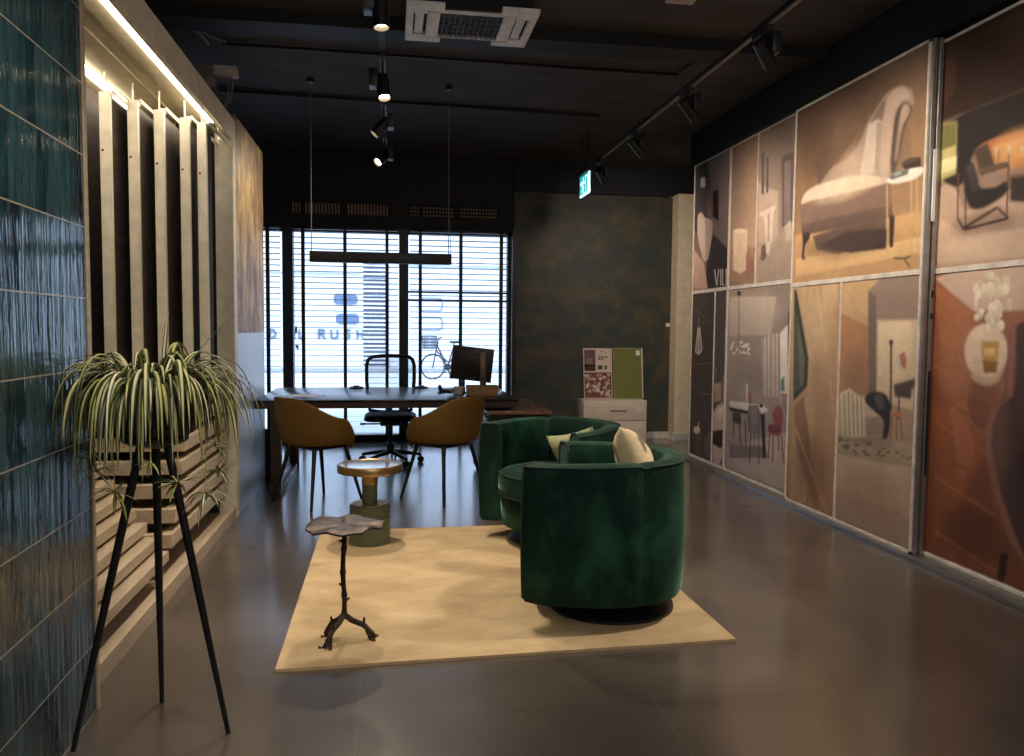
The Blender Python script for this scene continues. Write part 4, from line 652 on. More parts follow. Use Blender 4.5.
# ------------------------------------------------------------------ mesh builder
class MB:
    def __init__(self):
        self.bm = bmesh.new()
        self.cl = self.bm.loops.layers.float_color.new('tint'); self.op = None
    def box(self, x0, x1, y0, y1, z0, z1, bevel=0.0, m=None, seg=2):
        b = bmesh.new()
        bmesh.ops.create_cube(b, size=1.0)
        for v in b.verts:
            v.co = Vector(((x0 + x1) / 2 + v.co.x * (x1 - x0), (y0 + y1) / 2 + v.co.y * (y1 - y0), (z0 + z1) / 2 + v.co.z * (z1 - z0)))
        if bevel > 0:
            bmesh.ops.bevel(b, geom=list(b.edges), offset=bevel, segments=seg, affect='EDGES', profile=0.5)
        if m is not None: bmesh.ops.transform(b, matrix=m, verts=b.verts)
        self._merge(b); return self
    def _merge(self, b):
        mp = {}
        for v in b.verts: mp[v] = self.bm.verts.new(v.co)
        for f in b.faces:
            try: self.bm.faces.new([mp[v] for v in f.verts])
            except ValueError: pass
        b.free()
    def tube(self, pts, r, n=10, closed=False, cap=True):
        pts = [Vector(p) for p in pts]; N = len(pts)
        rs = r if isinstance(r, (list, tuple)) else [r] * N
        rings = []; up = None
        for i, p in enumerate(pts):
            if closed: d = pts[(i + 1) % N] - pts[i - 1]
            else: d = pts[min(i + 1, N - 1)] - pts[max(i - 1, 0)]
            d.normalize()
            if up is None:
                up = Vector((0, 0, 1)) if abs(d.z) < 0.9 else Vector((1, 0, 0))
            a = d.cross(up)
            if a.length < 1e-6: a = d.cross(Vector((0, 1, 0)))
            a.normalize(); b = a.cross(d).normalized(); up = b
            rings.append([self.bm.verts.new(p + (a * math.cos(t) + b * math.sin(t)) * rs[i]) for t in [2 * PI * k / n for k in range(n)]])
        for i in range(N if closed else N - 1):
            A, B = rings[i], rings[(i + 1) % N]
            for k in range(n): self.bm.faces.new((A[k], A[(k + 1) % n], B[(k + 1) % n], B[k]))
        if cap and not closed:
            self.bm.faces.new(rings[0][::-1]); self.bm.faces.new(rings[-1])
        return self
    def bar(self, a, b, w, h, up=(0, 0, 1)):
        a, b = Vector(a), Vector(b); d = (b - a).normalized(); s = d.cross(Vector(up))
        if s.length < 1e-5: s = d.cross(Vector((1, 0, 0)))
        s.normalize(); u = s.cross(d)
        R = [[self.bm.verts.new(p + s * (i * w / 2) + u * (j * h / 2)) for i, j in ((-1, -1), (1, -1), (1, 1), (-1, 1))] for p in (a, b)]
        for k in range(4): self.bm.faces.new((R[0][k], R[0][(k + 1) % 4], R[1][(k + 1) % 4], R[1][k]))
        self.bm.faces.new(R[0][::-1]); self.bm.faces.new(R[1]); return self
    def lathe(self, prof, c=(0, 0, 0), n=48, m=None):
        rings = []
        c = Vector(c)
        for r, z in prof:
            if r < 1e-6: rings.append([c + Vector((0, 0, z))])
            else: rings.append([c + Vector((r * math.cos(2 * PI * k / n), r * math.sin(2 * PI * k / n), z)) for k in range(n)])
        rings = [[self.bm.verts.new((m @ p) if m is not None else p) for p in rg] for rg in rings]
        for A, B in zip(rings, rings[1:]):
            for k in range(n):
                if len(A) == 1 and len(B) == 1: continue
                if len(A) == 1: self.bm.faces.new((A[0], B[k], B[(k + 1) % n]))
                elif len(B) == 1: self.bm.faces.new((A[k], A[(k + 1) % n], B[0]))
                else: self.bm.faces.new((A[k], A[(k + 1) % n], B[(k + 1) % n], B[k]))
        if len(rings[0]) > 1: self.bm.faces.new(rings[0][::-1])
        if len(rings[-1]) > 1: self.bm.faces.new(rings[-1])
        return self
    def cyl(self, a, b, r, n=20):
        return self.tube([a, b], r, n)
    def prism(self, poly, d, m=None):
        """extrude 3D polygon by vector d"""
        A = [Vector(p) for p in poly]; d = Vector(d); B = [p + d for p in A]
        if m is not None: A = [m @ p for p in A]; B = [m @ p for p in B]
        A = [self.bm.verts.new(p) for p in A]; B = [self.bm.verts.new(p) for p in B]
        n = len(A)
        self.bm.faces.new(A[::-1]); self.bm.faces.new(B)
        for k in range(n): self.bm.faces.new((A[k], A[(k + 1) % n], B[(k + 1) % n], B[k]))
        return self
    def grid(self, fn, nu, nv, closed_u=False, tint=None):
        V = [[self.bm.verts.new(fn(i / nu, j / nv)) for j in range(nv + 1)] for i in range(nu if closed_u else nu + 1)]
        L = len(V)
        for i in range(nu):
            for j in range(nv):
                q = (V[i][j], V[(i + 1) % L][j], V[(i + 1) % L][j + 1], V[i][j + 1])
                f = self.bm.faces.new(q)
                if tint:
                    uv = ((i, j), (i + 1, j), (i + 1, j + 1), (i, j + 1))
                    for lp, (a, b) in zip(f.loops, uv): lp[self.cl] = tint(a / nu, b / nv)
        return V
    def tri_poly(self, pts, tint):
        vs = [self.bm.verts.new(p) for p in pts]
        if self.op is not None:
            for v in vs: v[self.op] = 1.0
        for t in tessellate_polygon([[Vector(p) for p in pts]]):
            try: f = self.bm.faces.new([vs[i] for i in t])
            except ValueError: continue
            for lp in f.loops: lp[self.cl] = tint(lp.vert.co)
    def build(self, name, m, parent=None, base=None, smooth=True, angle=35, recalc=True):
        if recalc: bmesh.ops.recalc_face_normals(self.bm, faces=self.bm.faces)
        me = bpy.data.meshes.new(name)
        if base is not None: bmesh.ops.translate(self.bm, vec=-Vector(base), verts=self.bm.verts)
        self.bm.to_mesh(me); self.bm.free()
        if smooth:
            me.shade_smooth(); me.set_sharp_from_angle(angle=math.radians(angle))
        o = bpy.data.objects.new(name, me)
        if m is not None: me.materials.append(m)
        COL.objects.link(o)
        if parent is not None: o.parent = parent
        elif base is not None: o.location = base
        return o

def tag(o, label=None, cat=None, group=None, kind=None):
    if label: o['label'] = label
    if cat: o['category'] = cat
    if group: o['group'] = group
    if kind: o['kind'] = kind
    return o
def thing(name, label, cat, loc=(0, 0, 0), rz=0.0, group=None):
    o = bpy.data.objects.new(name, None); COL.objects.link(o)
    o.empty_display_size = 0.1
    o.location = loc; o.rotation_euler = (0, 0, rz)
    return tag(o, label, cat, group)
def struct(name, mb, m, smooth=False):
    return tag(mb.build(name, m, smooth=smooth), kind='structure')
def copy_tree(o, parent=None):
    c = o.copy(); COL.objects.link(c)
    if parent is not None: c.parent = parent
    for ch in list(o.children): copy_tree(ch, c)
    return c

# ------------------------------------------------------------------ camera (eye 1.32 m, slightly turned right and tipped down)
CAM_H = 1.32
FPX = 790.0
r0, r1, r2 = CAMROWS
cam = bpy.data.cameras.new('camera'); co = bpy.data.objects.new('camera', cam); COL.objects.link(co)
cam.sensor_fit = 'HORIZONTAL'; cam.sensor_width = 36.0; cam.lens = FPX * 36.0 / 1024.0
cam.clip_start = 0.05; cam.clip_end = 200
mw = Matrix(((r0[0], r1[0], -r2[0], 0), (r0[1], r1[1], -r2[1], 0), (r0[2], r1[2], -r2[2], CAM_H), (0, 0, 0, 1)))
co.matrix_world = mw
scene.camera = co

# ================================================================== THE SETTING
struct('floor', MB().box(-2.2, 3.8, -3.0, 9.45, -0.1, 0.0), M['floor'])
struct('ceiling', MB().box(-2.2, 3.8, -3.0, 9.45, 3.3, 3.4), M['ceiling'])
wt = struct('wall_left_tiled', MB().box(-0.10, 0.0, -5.86, 0.0, 0.0, 3.3), M['tile'])
wt.location = (-1.0, 2.825, 0.0); wt.rotation_euler = (0, 0, math.radians(1.5))
struct('trim_1', MB().box(-1.16, -0.994, 2.826, 2.846, 0.0, 3.3), M['oak'])
struct('wall_left', MB().box(-2.2, -2.05, -3.0, 9.45, 0.0, 3.3), M['greywall'])
struct('wall_left_bark', MB().box(-2.05, -1.05, 5.72, 6.90, 1.275, 2.765), M['cork'])
struct('wall_left_panel', MB().box(-2.05, -1.052, 5.72, 6.90, 0.0, 1.275), M['wainscot'])
struct('wall_right', MB().box(3.65, 3.8, -3.0, 9.45, 0.0, 3.3), M['greywall'])
struct('wall_rear', MB().box(-2.2, 3.8, -3.1, -3.0, 0.0, 3.3), M['greywall'])
struct('wall_back', MB().box(1.43, 3.36, 9.22, 9.45, 0.0, 2.915), M['mural_dark'])
struct('wall_back_pier', MB().box(3.36, 3.65, 9.02, 9.45, 0.0, 2.93), M['cream'])
struct('wall_back_bulkhead', MB().box(-2.05, 1.43, 9.25, 9.45, 2.455, 3.3), M['bulkhead'])
struct('trim_2', MB().box(1.43, 3.65, 9.20, 9.45, 2.93, 3.3), M['bulkhead'])
struct('trim_3', MB().box(1.400, 1.445, 9.12, 9.24, 0.0, 2.46), M['darkframe'])
struct('baseboard_back', MB().box(1.445, 3.36, 9.205, 9.22, 0.0, 0.085, 0.003), M['skirt'])
struct('baseboard_pier', MB().box(3.345, 3.65, 9.005, 9.02, 0.0, 0.09, 0.003), M['skirt'])

# shop window: three glazed bays between dark mullions
win = MB().build('window_1', None); tag(win, kind='structure')
f = MB()
f.box(-2.05, 1.42, 9.26, 9.36, 0.0, 0.085); f.box(-2.05, 1.42, 9.26, 9.36, 2.40, 2.455)
f.box(-1.205, -1.09, 9.24, 9.38, 0.0, 2.455); f.box(0.098, 0.205, 9.24, 9.38, 0.0, 2.455)
f.box(1.36, 1.42, 9.26, 9.36, 0.0, 2.455); f.box(-2.05, -1.98, 9.26, 9.36, 0.0, 2.455)
f.box(0.205, 1.36, 9.28, 9.33, 1.635, 1.658); f.box(0.205, 1.36, 9.28, 9.33, 1.730, 1.752)
f.build('window_frame', M['darkframe'], win, smooth=False)
for x0, x1 in ((-1.98, -1.205), (-1.09, 0.098), (0.205, 1.36)):
    MB().box(x0, x1, 9.305, 9.311, 0.085, 2.40).build('pane', M['glass'], win, smooth=False)
h = MB()
h.box(-1.065, -1.045, 9.20, 9.24, 1.25, 1.33, 0.004); h.box(-1.04, -1.028, 9.18, 9.22, 1.06, 1.12, 0.004); h.box(-1.062, -1.048, 9.20, 9.26, 1.08, 1.12)
h.build('door_handle', M['black'], win)

# venetian blinds
def blind(x0, x1, tapes, label, tilt):
    xm = (x0 + x1) / 2; b = (xm, 9.17, 2.45)
    t = thing('venetian_blind', label, 'blind', b, 0, 'venetian blinds of the shop window')
    m = MB(); z = 0.12
    while z < 2.40:
        mt = Matrix.Translation((xm, 9.17, z)) @ Matrix.Rotation(tilt, 4, 'X')
        m.box(-(x1 - x0) / 2, (x1 - x0) / 2, -0.024, 0.024, -0.0015, 0.0015, m=mt); z += 0.063
    m.build('slats', M['slat'], t, b, smooth=False)
    for tx in tapes:
        MB().box(tx - 0.018, tx + 0.018, 9.14, 9.144, 0.09, 2.44).box(tx - 0.018, tx + 0.018, 9.196, 9.2, 0.09, 2.44).build('ladder_tape', M['darkframe'], t, b, smooth=False)
    MB().box(x0, x1, 9.14, 9.20, 2.415, 2.45, 0.004).build('head_rail', M['darkframe'], t, b)
    MB().box(x0, x1, 9.145, 9.195, 0.07, 0.095, 0.004).build('bottom_rail', M['darkframe'], t, b)
blind(-1.96, -1.215, (-1.352, -1.80), 'narrow dark venetian blind left of the first thick mullion, beside the bark wall', BT)
blind(-1.08, 0.09, (-0.969, -0.508, -0.039), 'wide open venetian blind of the middle bay, behind the hanging bar lamp', BT)
blind(0.215, 1.35, (0.338, 0.803, 1.274), 'open venetian blind of the right bay, behind the monitor and in front of the bicycle', BT)

# ventilation grilles in the black bulkhead
def vent(x0, x1, rows, label):
    b = ((x0 + x1) / 2, 9.25, 2.66)
    t = thing('ventilation_grille', label, 'vent', b, 0, 'vent grilles over the shop window')
    MB().box(x0, x1, 9.238, 9.25, 2.585, 2.735, 0.003).build('backing_plate', M['duct'], t, b)
    x = x0 + 0.03
    while x < x1 - 0.03:
        if not (0.12 < (x - x0) < 0.155) and not (abs(x - (x0 + x1) / 2 - .02) < 0.035):
            if rows == 1: MB().box(x, x + 0.018, 9.232, 9.24, 2.60, 2.72).build('slot', M['grille'], t, b, smooth=False)
            else:
                for r in range(rows): MB().box(x, x + 0.018, 9.232, 9.24, 2.605 + r * 0.042, 2.605 + r * 0.042 + 0.02).build('slot', M['grille'], t, b, smooth=False)
        x += 0.036
vent(-1.12, 0.02, 1, 'black vent grille with tall warm slots over the middle window bay')
vent(0.20, 1.26, 3, 'black vent grille with rows of small dots over the right window bay')

# ================================================================== STREET OUTSIDE
struct('pavement', MB().box(-14, 16, 9.45, 30, -0.12, -0.02), M['pave'])
B = (0, 24, 0)
bd = thing('building', 'bright white building across the street with grey roller shutter and blue sign', 'building', B)
MB().box(-14, 16, 24.0, 25.0, -0.02, 9.0).build('wall', M['facade'], bd, B, smooth=False)
MB().box(-14, 16, 23.86, 24.0, -0.02, 0.11).build('kerb', M['kerb'], bd, B, smooth=False)
MB().box(0.2, 7.0, 23.9, 24.0, 3.22, 3.34).box(-6, -0.9, 23.93, 24.0, 2.93, 2.97).build('ledge', M['shutter'], bd, B, smooth=False)
m = MB(); m.box(-0.80, -0.14, 23.94, 24.0, 0.11, 3.27); sh = m.build('roller_shutter', M['shutter'], bd, B, smooth=False)
m = MB(); z = 0.2
while z < 3.22: m.box(-0.80, -0.15, 23.925, 23.94, z, z + 0.055); z += 0.125
m.build('shutter_slats', M['shutter_gap'], sh, B, smooth=False)
MB().box(-0.14, -0.07, 23.9, 24.0, 0.11, 3.27).build('guide_rail', M['brownrail'], bd, B, smooth=False)
def rounded(x0, x1, z0, z1, r, y, n=6):
    pts = []
    for cx, cz, a0 in ((x1 - r, z1 - r, 0), (x0 + r, z1 - r, 90), (x0 + r, z0 + r, 180), (x1 - r, z0 + r, 270)):
        for k in range(n + 1):
            a = math.radians(a0 + 90 * k / n); pts.append((cx + r * math.cos(a), y, cz + r * math.sin(a)))
    return pts
m = MB()
for x0, x1, z0, z1 in ((-1.66, -0.97, 2.01, 2.32), (-1.60, -0.93, 1.43, 1.73)):
    m.prism(rounded(x0, x1, z0, z1, 0.12, 23.96), (0, 0.05, 0))
m.build('sign_bars', M['facade_blue'], bd, B)
m = MB()
for x0, x1, z0, z1 in ((0.86, 1.54, 1.85, 2.23), (0.86, 1.54, 1.28, 1.66)):
    m.tube(rounded(x0, x1, z0, z1, 0.12, 23.96), 0.016, 6, closed=True)
m.build('sign_outline', M['facade_letter'], bd, B)
# lettering on the facade, built from strokes: D IL RUSH
GL = {'D': [((0, 0), (0, 1)), ((0, 1), (.4, .92)), ((.4, .92), (.6, .5)), ((.6, .5), (.4, .08)), ((.4, .08), (0, 0))],
      'I': [((.1, 0), (.1, 1))], 'L': [((0, 1), (0, 0)), ((0, 0), (.55, 0))],
      'R': [((0, 0), (0, 1)), ((0, 1), (.5, .95)), ((.5, .95), (.5, .55)), ((.5, .55), (0, .5)), ((.2, .5), (.6, 0))],
      'U': [((0, 1), (0, .15)), ((0, .15), (.3, 0)), ((.3, 0), (.6, .15)), ((.6, .15), (.6, 1))],
      'S': [((.6, .9), (.3, 1)), ((.3, 1), (.02, .8)), ((.02, .8), (.55, .3)), ((.55, .3), (.3, 0)), ((.3, 0), (0, .12))],
      'H': [((0, 0), (0, 1)), ((.6, 0), (.6, 1)), ((0, .5), (.6, .5))]}
for ch, x in (('D', -3.5), ('I', -2.83), ('L', -2.66), ('R', -2.10), ('U', -1.74), ('S', -1.36), ('H', -0.98)):
    m = MB()
    for a, b in GL[ch]:
        m.bar((x + a[0] * 0.3, 23.97, 1.0 + a[1] * 0.26), (x + b[0] * 0.3, 23.97, 1.0 + b[1] * 0.26), 0.05, 0.05)
    m.build('sign_letter', M['facade_letter'], bd, B, smooth=False)

# bicycle leaning at the far side of the street
B = (1.52, 21.0, -0.02)
bk = thing('bicycle', 'dark bicycle with a front basket standing in the street outside the window', 'bicycle', B)
def P3(x, z, y=21.0): return (x, y, z)
for wx, wy in ((1.10, 20.85), (1.92, 21.2)):
    m = MB(); m.tube([(wx + 0.31 * math.cos(a), wy + 0.10 * math.cos(a), 0.315 + 0.325 * math.sin(a)) for a in [2 * PI * k / 40 for k in range(40)]], 0.022, 8, closed=True)
    w = m.build('wheel', M['rubber'], bk, B)
    m = MB()
    for k in range(12):
        a = 2 * PI * k / 12
        m.tube([(wx, wy, 0.315), (wx + 0.30 * math.cos(a), wy + 0.10 * math.cos(a), 0.315 + 0.315 * math.sin(a))], 0.003, 5)
    m.cyl((wx, wy - 0.04, 0.315), (wx, wy + 0.04, 0.315), 0.03, 10)
    m.build('spokes', M['alu'], w, B)
m = MB()
hd = (1.22, 20.9, 0.86); bb = (1.50, 21.02, 0.30); st = (1.66, 21.09, 0.82); rw = (1.92, 21.2, 0.315)
m.tube([hd, bb], 0.022, 8); m.tube([(1.2, 20.89, 0.72), (1.54, 21.04, 0.40)], 0.02, 8); m.tube([bb, st], 0.02, 8); m.tube([bb, rw], 0.014, 8); m.tube([st, rw], 0.012, 8)
m.tube([(1.24, 20.91, 0.98), (1.10, 20.85, 0.315)], 0.018, 8)
m.tube([(1.92 + 0.36 * math.cos(a), 21.2 + 0.115 * math.cos(a), 0.315 + 0.365 * math.sin(a)) for a in [0.3 + k * 0.22 for k in range(12)]], 0.02, 6)
m.build('frame', M['bike'], bk, B)
MB().tube([(1.30, 20.65, 1.08), (1.24, 20.75, 1.06), (1.23, 20.91, 1.0), (1.28, 21.08, 1.06), (1.36, 21.18, 1.08)], 0.016, 8).build('handlebar', M['bike'], bk, B)
m = MB(); m.box(1.56, 1.82, 20.99, 21.17, 0.93, 0.99, 0.025); m.tube([st, (1.68, 21.1, 0.94)], 0.016, 8); m.build('saddle', M['black'], bk, B)
m = MB()
for k in range(9): m.bar((0.84 + k * 0.042, 20.62, 0.80), (0.82 + k * 0.047, 20.60, 1.12), 0.012, 0.012); m.bar((0.84 + k * 0.042, 20.98, 0.80), (0.82 + k * 0.047, 21.0, 1.12), 0.012, 0.012)
for z in (0.80, 0.88, 0.96, 1.04, 1.12): m.box(0.82, 1.2, 20.6, 20.62, z - 0.012, z + 0.012); m.box(0.82, 1.2, 20.98, 21.0, z - 0.012, z + 0.012); m.box(0.82, 0.84, 20.6, 21, z - .012, z + .012); m.box(1.18, 1.2, 20.6, 21, z - .012, z + .012)
m.box(0.83, 1.19, 20.61, 20.99, 0.79, 0.81)
m.build('basket', M['bike'], bk, B, smooth=False)
m = MB(); m.cyl((1.50, 20.92, 0.30), (1.50, 21.12, 0.30), 0.012, 8); m.cyl((1.5, 20.95, 0.3), (1.5, 20.965, 0.3), 0.09, 20); m.bar((1.5, 20.92, 0.3), (1.42, 20.92, 0.16), 0.02, 0.02); m.box(1.36, 1.46, 20.85, 20.93, 0.14, 0.165); m.bar((1.5, 21.12, 0.3), (1.58, 21.12, 0.44), 0.02, 0.02); m.box(1.53, 1.63, 21.12, 21.2, 0.43, 0.455)
m.build('crank', M['black'], bk, B)
MB().tube([(1.5, 21.02, 0.28), (1.56, 20.80, 0.0)], 0.012, 6).tube([(1.5, 21.02, 0.28), (1.62, 20.84, -0.02)], 0.012, 6).build('kickstand', M['black'], bk, B)

# ================================================================== RIGHT: PHOTO DISPLAY PANELS
struct('trim_4', MB().box(2.965, 3.18, 1.5, 7.80, 0.0, 0.028, 0.003), M['alu'])
struct('trim_5', MB().box(3.02, 3.16, 1.5, 7.78, 2.985, 3.3), M['duct'])
PAN = {'A': (3.06, 7.765, 6.897, 2.99, 'leftmost narrow photo panel by the cream pier, plum pictures above and below'),
       'B': (3.06, 6.893, 5.50, 2.99, 'second photo panel from the cream pier, dining room picture with red chair below'),
       'C': (3.0, 5.622, 4.128, 2.967, 'large photo panel standing forward, beige chaise longue picture on top'),
       'D': (3.07, 4.135, 2.66, 2.955, 'nearest photo panel cut by the right photo edge, armchair picture above and round table below')}
roots = {}
for k, (X, ya, yb, zt, lab) in PAN.items():
    th = 0.05 if k == 'C' else 0.06; b = (X + th / 2, (ya + yb) / 2, 0.028); roots[k] = (thing('exhibition_board', lab, 'photo board', b, 0, 'photo display panels along the right wall'), b, X)
    t = roots[k][0]
    MB().box(X + 0.002, X + th, yb + 0.003, ya - 0.003, 0.03, zt - 0.003).build('core_board', M['alu_white' if k != 'C' else 'oak'], t, b, smooth=False)
    w = 0.016; m = MB()
    for y0, y1, z0, z1 in ((yb, yb + w, 0.03, zt), (ya - w, ya, 0.03, zt), (yb, ya, 0.03, 0.03 + w), (yb, ya, zt - w, zt)):
        m.box(X - 0.008, X + th, y0, y1, z0, z1)
    m.build('edge_frame', M['alu_white'], t, b, smooth=False)
for y0, y1, X, z in ((7.76, 6.90, 3.06, 1.71), (6.89, 5.62, 3.06, 1.71), (5.62, 4.13, 3.0, 1.67), (4.135, 2.66, 3.07, 1.67)):
    pass
def bar_on(k, y0, y1, z0, z1):
    t, b, X = roots[k]; MB().box(X - 0.0075, X + 0.01, min(y0, y1), max(y0, y1), z0, z1).build('dividing_strip', M['alu_white'], t, b, smooth=False)
bar_on('A', 7.755, 6.905, 1.695, 1.725); bar_on('A', 7.186, 7.168, 0.046, 1.695)
bar_on('B', 6.885, 5.52, 1.695, 1.725); bar_on('B', 6.358, 6.343, 1.725, 2.974)
bar_on('C', 5.606, 4.144, 1.655, 1.685); bar_on('C', 4.948, 4.930, 0.046, 1.655)
bar_on('D', 4.119, 2.676, 1.655, 1.685)
# aluminium end profile of the forward panel, with lock fittings
t, b, X = roots['C']
m = MB(); m.box(X, X + 0.024, 4.108, 4.128, 0.03, 2.967, 0.002); m.box(X + 0.034, X + 0.058, 4.100, 4.128, 0.03, 2.967, 0.002)
m.build('end_profile', M['alu'], t, b, smooth=False)
MB().box(X + 0.018, X + 0.036, 4.094, 4.101, 1.95, 2.35).build('white_sticker', M['paper'], t, b, smooth=False)
for z0, z1 in ((1.52, 1.56), (1.40, 1.43), (0.50, 1.10)): MB().box(X + 0.040, X + 0.052, 4.094, 4.101, z0, z1).build('lock_fitting', M['black'], t, b, smooth=False)
GRAIN = {0: 0, 6: 0.10, 7: 0.14, 10: 0.16}
def blur(a, n=1):
    for _ in range(n):
        for ax in (0, 1):
            pd = [(0, 0)] * a.ndim; pd[ax] = (1, 1); q = np.pad(a, pd, mode='edge')
            s = [slice(None)] * a.ndim
            s0, s1, s2 = list(s), list(s), list(s); s0[ax] = slice(0, -2); s1[ax] = slice(1, -1); s2[ax] = slice(2, None)
            a = 0.25 * q[tuple(s0)] + 0.5 * q[tuple(s1)] + 0.25 * q[tuple(s2)]
    return a
def picture(idx, k, rect, bg, items):
    """one flat print: a fine mesh whose vertex colours carry the photograph"""
    t, b, X = roots[k]; y0, y1, z0, z1 = rect
    nu = int(abs(y1 - y0) / 0.0055) + 2; nv = int((z1 - z0) / 0.0045) + 2
    U = np.linspace(0, 1, nu)[None, :]; V = np.linspace(0, 1, nv)[:, None]
    Yg = (y0 + (y1 - y0) * U) + 0 * V; Zg = (z1 + (z0 - z1) * V) + 0 * U
    rg = np.random.RandomState(100 + idx)
    def des(c):
        g = sum(c) / 3; return np.array(lin([v + (g - v) * 0.16 for v in c])[:3])
    c = [des(q) for q in bg]; U3, V3 = (U + 0 * V)[..., None], (V + 0 * U)[..., None]
    img = (c[0] * (1 - U3) + c[1] * U3) * (1 - V3) + (c[3] * (1 - U3) + c[2] * U3) * V3
    def streaks(su, sv):
        n = rg.rand(nv // sv + 3, nu // su + 3)
        iy = np.linspace(0, n.shape[0] - 1.001, nv); ix = np.linspace(0, n.shape[1] - 1.001, nu)
        y_, x_ = iy.astype(int), ix.astype(int); fy, fx = (iy - y_)[:, None], (ix - x_)[None, :]
        fy = fy * fy * (3 - 2 * fy); fx = fx * fx * (3 - 2 * fx)
        return (n[y_][:, x_] * (1 - fy) * (1 - fx) + n[y_ + 1][:, x_] * fy * (1 - fx) + n[y_][:, x_ + 1] * (1 - fy) * fx + n[y_ + 1][:, x_ + 1] * fy * fx)
    gr = GRAIN.get(idx, 0.0)
    if gr: img = img * (1 + gr * (streaks(3, 60) + 0.6 * streaks(8, 120) - 0.8))[..., None]
    for it in items:
        col, q = it[0], it[1]; soft = it[2] if len(it) > 2 else 0
        ys = np.array([p[0] for p in q]); zs = np.array([p[1] for p in q])
        za, zb = zs.min(), zs.max()
        if ys.max() - ys.min() < 0.003 or zb - za < 0.003: continue
        L = des(col); pad = 6
        iu = sorted((int((ys.min() - y0) / (y1 - y0) * (nu - 1)), int((ys.max() - y0) / (y1 - y0) * (nu - 1))))
        iv = (int((z1 - zb) / (z1 - z0) * (nv - 1)), int((z1 - za) / (z1 - z0) * (nv - 1)))
        u0, u1 = max(0, iu[0] - pad), min(nu, iu[1] + pad); v0, v1 = max(0, iv[0] - pad), min(nv, iv[1] + pad)
        Y, Z = Yg[v0:v1, u0:u1], Zg[v0:v1, u0:u1]
        if soft:
            cy, cz = (ys.max() + ys.min()) / 2, (zb + za) / 2; ry, rz = (ys.max() - ys.min()) / 2, (zb - za) / 2
            r = np.clip(1 - ((Y - cy) / ry) ** 2 - ((Z - cz) / rz) ** 2, 0, 1); mk = soft * r * r * (3 - 2 * r)
        else:
            mk = np.zeros(Y.shape)
            dy, dz = 0.0055 * 0.25, 0.0045 * 0.25
            for oy, oz in ((-dy, -dz), (dy, dz), (-dy, dz), (dy, -dz)):     # four samples per cell
                ins = np.zeros(Y.shape, bool); n = len(q)
                for i in range(n):
                    ya, zc, yb, zd = ys[i], zs[i], ys[(i + 1) % n], zs[(i + 1) % n]
                    if zc == zd: continue
                    cr_ = ((zc > Z + oz) != (zd > Z + oz)) & (Y + oy < (yb - ya) * (Z + oz - zc) / (zd - zc) + ya)
                    ins ^= cr_
                mk += 0.25 * ins
            big = min(ys.max() - ys.min(), zb - za)
            if big > 0.10: mk = blur(mk, 3)
            elif big > 0.04: mk = blur(mk, 1)
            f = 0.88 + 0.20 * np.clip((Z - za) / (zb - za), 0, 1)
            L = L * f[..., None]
        mk = mk[..., None]
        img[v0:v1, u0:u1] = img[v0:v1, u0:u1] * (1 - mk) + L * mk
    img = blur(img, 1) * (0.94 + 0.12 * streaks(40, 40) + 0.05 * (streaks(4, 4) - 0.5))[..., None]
    n = nu * nv; me = bpy.data.meshes.new('printed_picture')
    co_ = np.empty((n, 3), np.float32); co_[:, 0] = X - 0.0015 - b[0]; co_[:, 1] = Yg.ravel() - b[1]; co_[:, 2] = Zg.ravel() - b[2]
    me.vertices.add(n); me.vertices.foreach_set('co', co_.ravel())
    I = np.arange(n).reshape(nv, nu); F = np.stack([I[:-1, :-1], I[1:, :-1], I[1:, 1:], I[:-1, 1:]], -1).reshape(-1, 4)
    me.loops.add(F.size); me.loops.foreach_set('vertex_index', F.ravel().astype(np.int32))
    me.polygons.add(len(F)); me.polygons.foreach_set('loop_start', np.arange(0, F.size, 4, dtype=np.int32))
    me.update(calc_edges=True)
    at = me.color_attributes.new('tint', 'FLOAT_COLOR', 'POINT')
    cc = np.ones((n, 4), np.float32); cc[:, :3] = img.reshape(-1, 3); at.data.foreach_set('color', cc.ravel())
    me.materials.append(M['print'])
    o = bpy.data.objects.new('printed_picture', me); COL.objects.link(o); o.parent = t
for idx, (k, rect, bg, items) in enumerate(PICTURES): picture(idx, k, rect, bg, items)

# ================================================================== LEFT: SAMPLE NICHE
B = (-1.3, 4.3, 0)
ni = thing('display_niche', 'beige display niche with light strips and stacked slats between tile and bark wall', 'display unit', B)
m = MB()
m.box(-1.165, -1.05, 5.62, 5.72, 0.0, 2.70); m.box(-1.08, -1.05, 2.847, 5.62, 2.575, 2.70); m.box(-1.66, -1.05, 2.847, 5.72, 2.70, 2.72)
m.build('surround', M['oakpost'], ni, B, smooth=False)
MB().box(-1.66, -1.62, 2.847, 5.72, 0.0, 2.70).box(-1.62, -1.145, 5.66, 5.72, 0, 2.70).build('back_panel', M['darkpanel'], ni, B, smooth=False)
m = MB()
for i in range(4): x0 = -1.49 + i * 0.088; m.box(x0, x0 + 0.084, 2.847, 5.64, 2.62 - 0.006 * (i % 2), 2.64)
m.box(-1.62, -1.545, 2.847, 5.64, 2.62, 2.64); m.box(-1.136, -1.08, 2.847, 5.62, 2.635, 2.65)
m.build('top_boards', M['plank'], ni, B, smooth=False)
MB().box(-1.136, -1.094, 2.847, 5.30, 2.602, 2.62).build('light_strip', M['led'], ni, B, smooth=False)
MB().box(-1.547, -1.507, 2.847, 5.10, 2.602, 2.62).build('light_strip', M['led'], ni, B, smooth=False)
MB().box(-1.085, -1.055, 2.847, 5.62, 0.0, 0.075).box(-1.62, -1.085, 2.847, 5.66, 0.0, 0.03).build('plinth', M['oak'], ni, B, smooth=False)
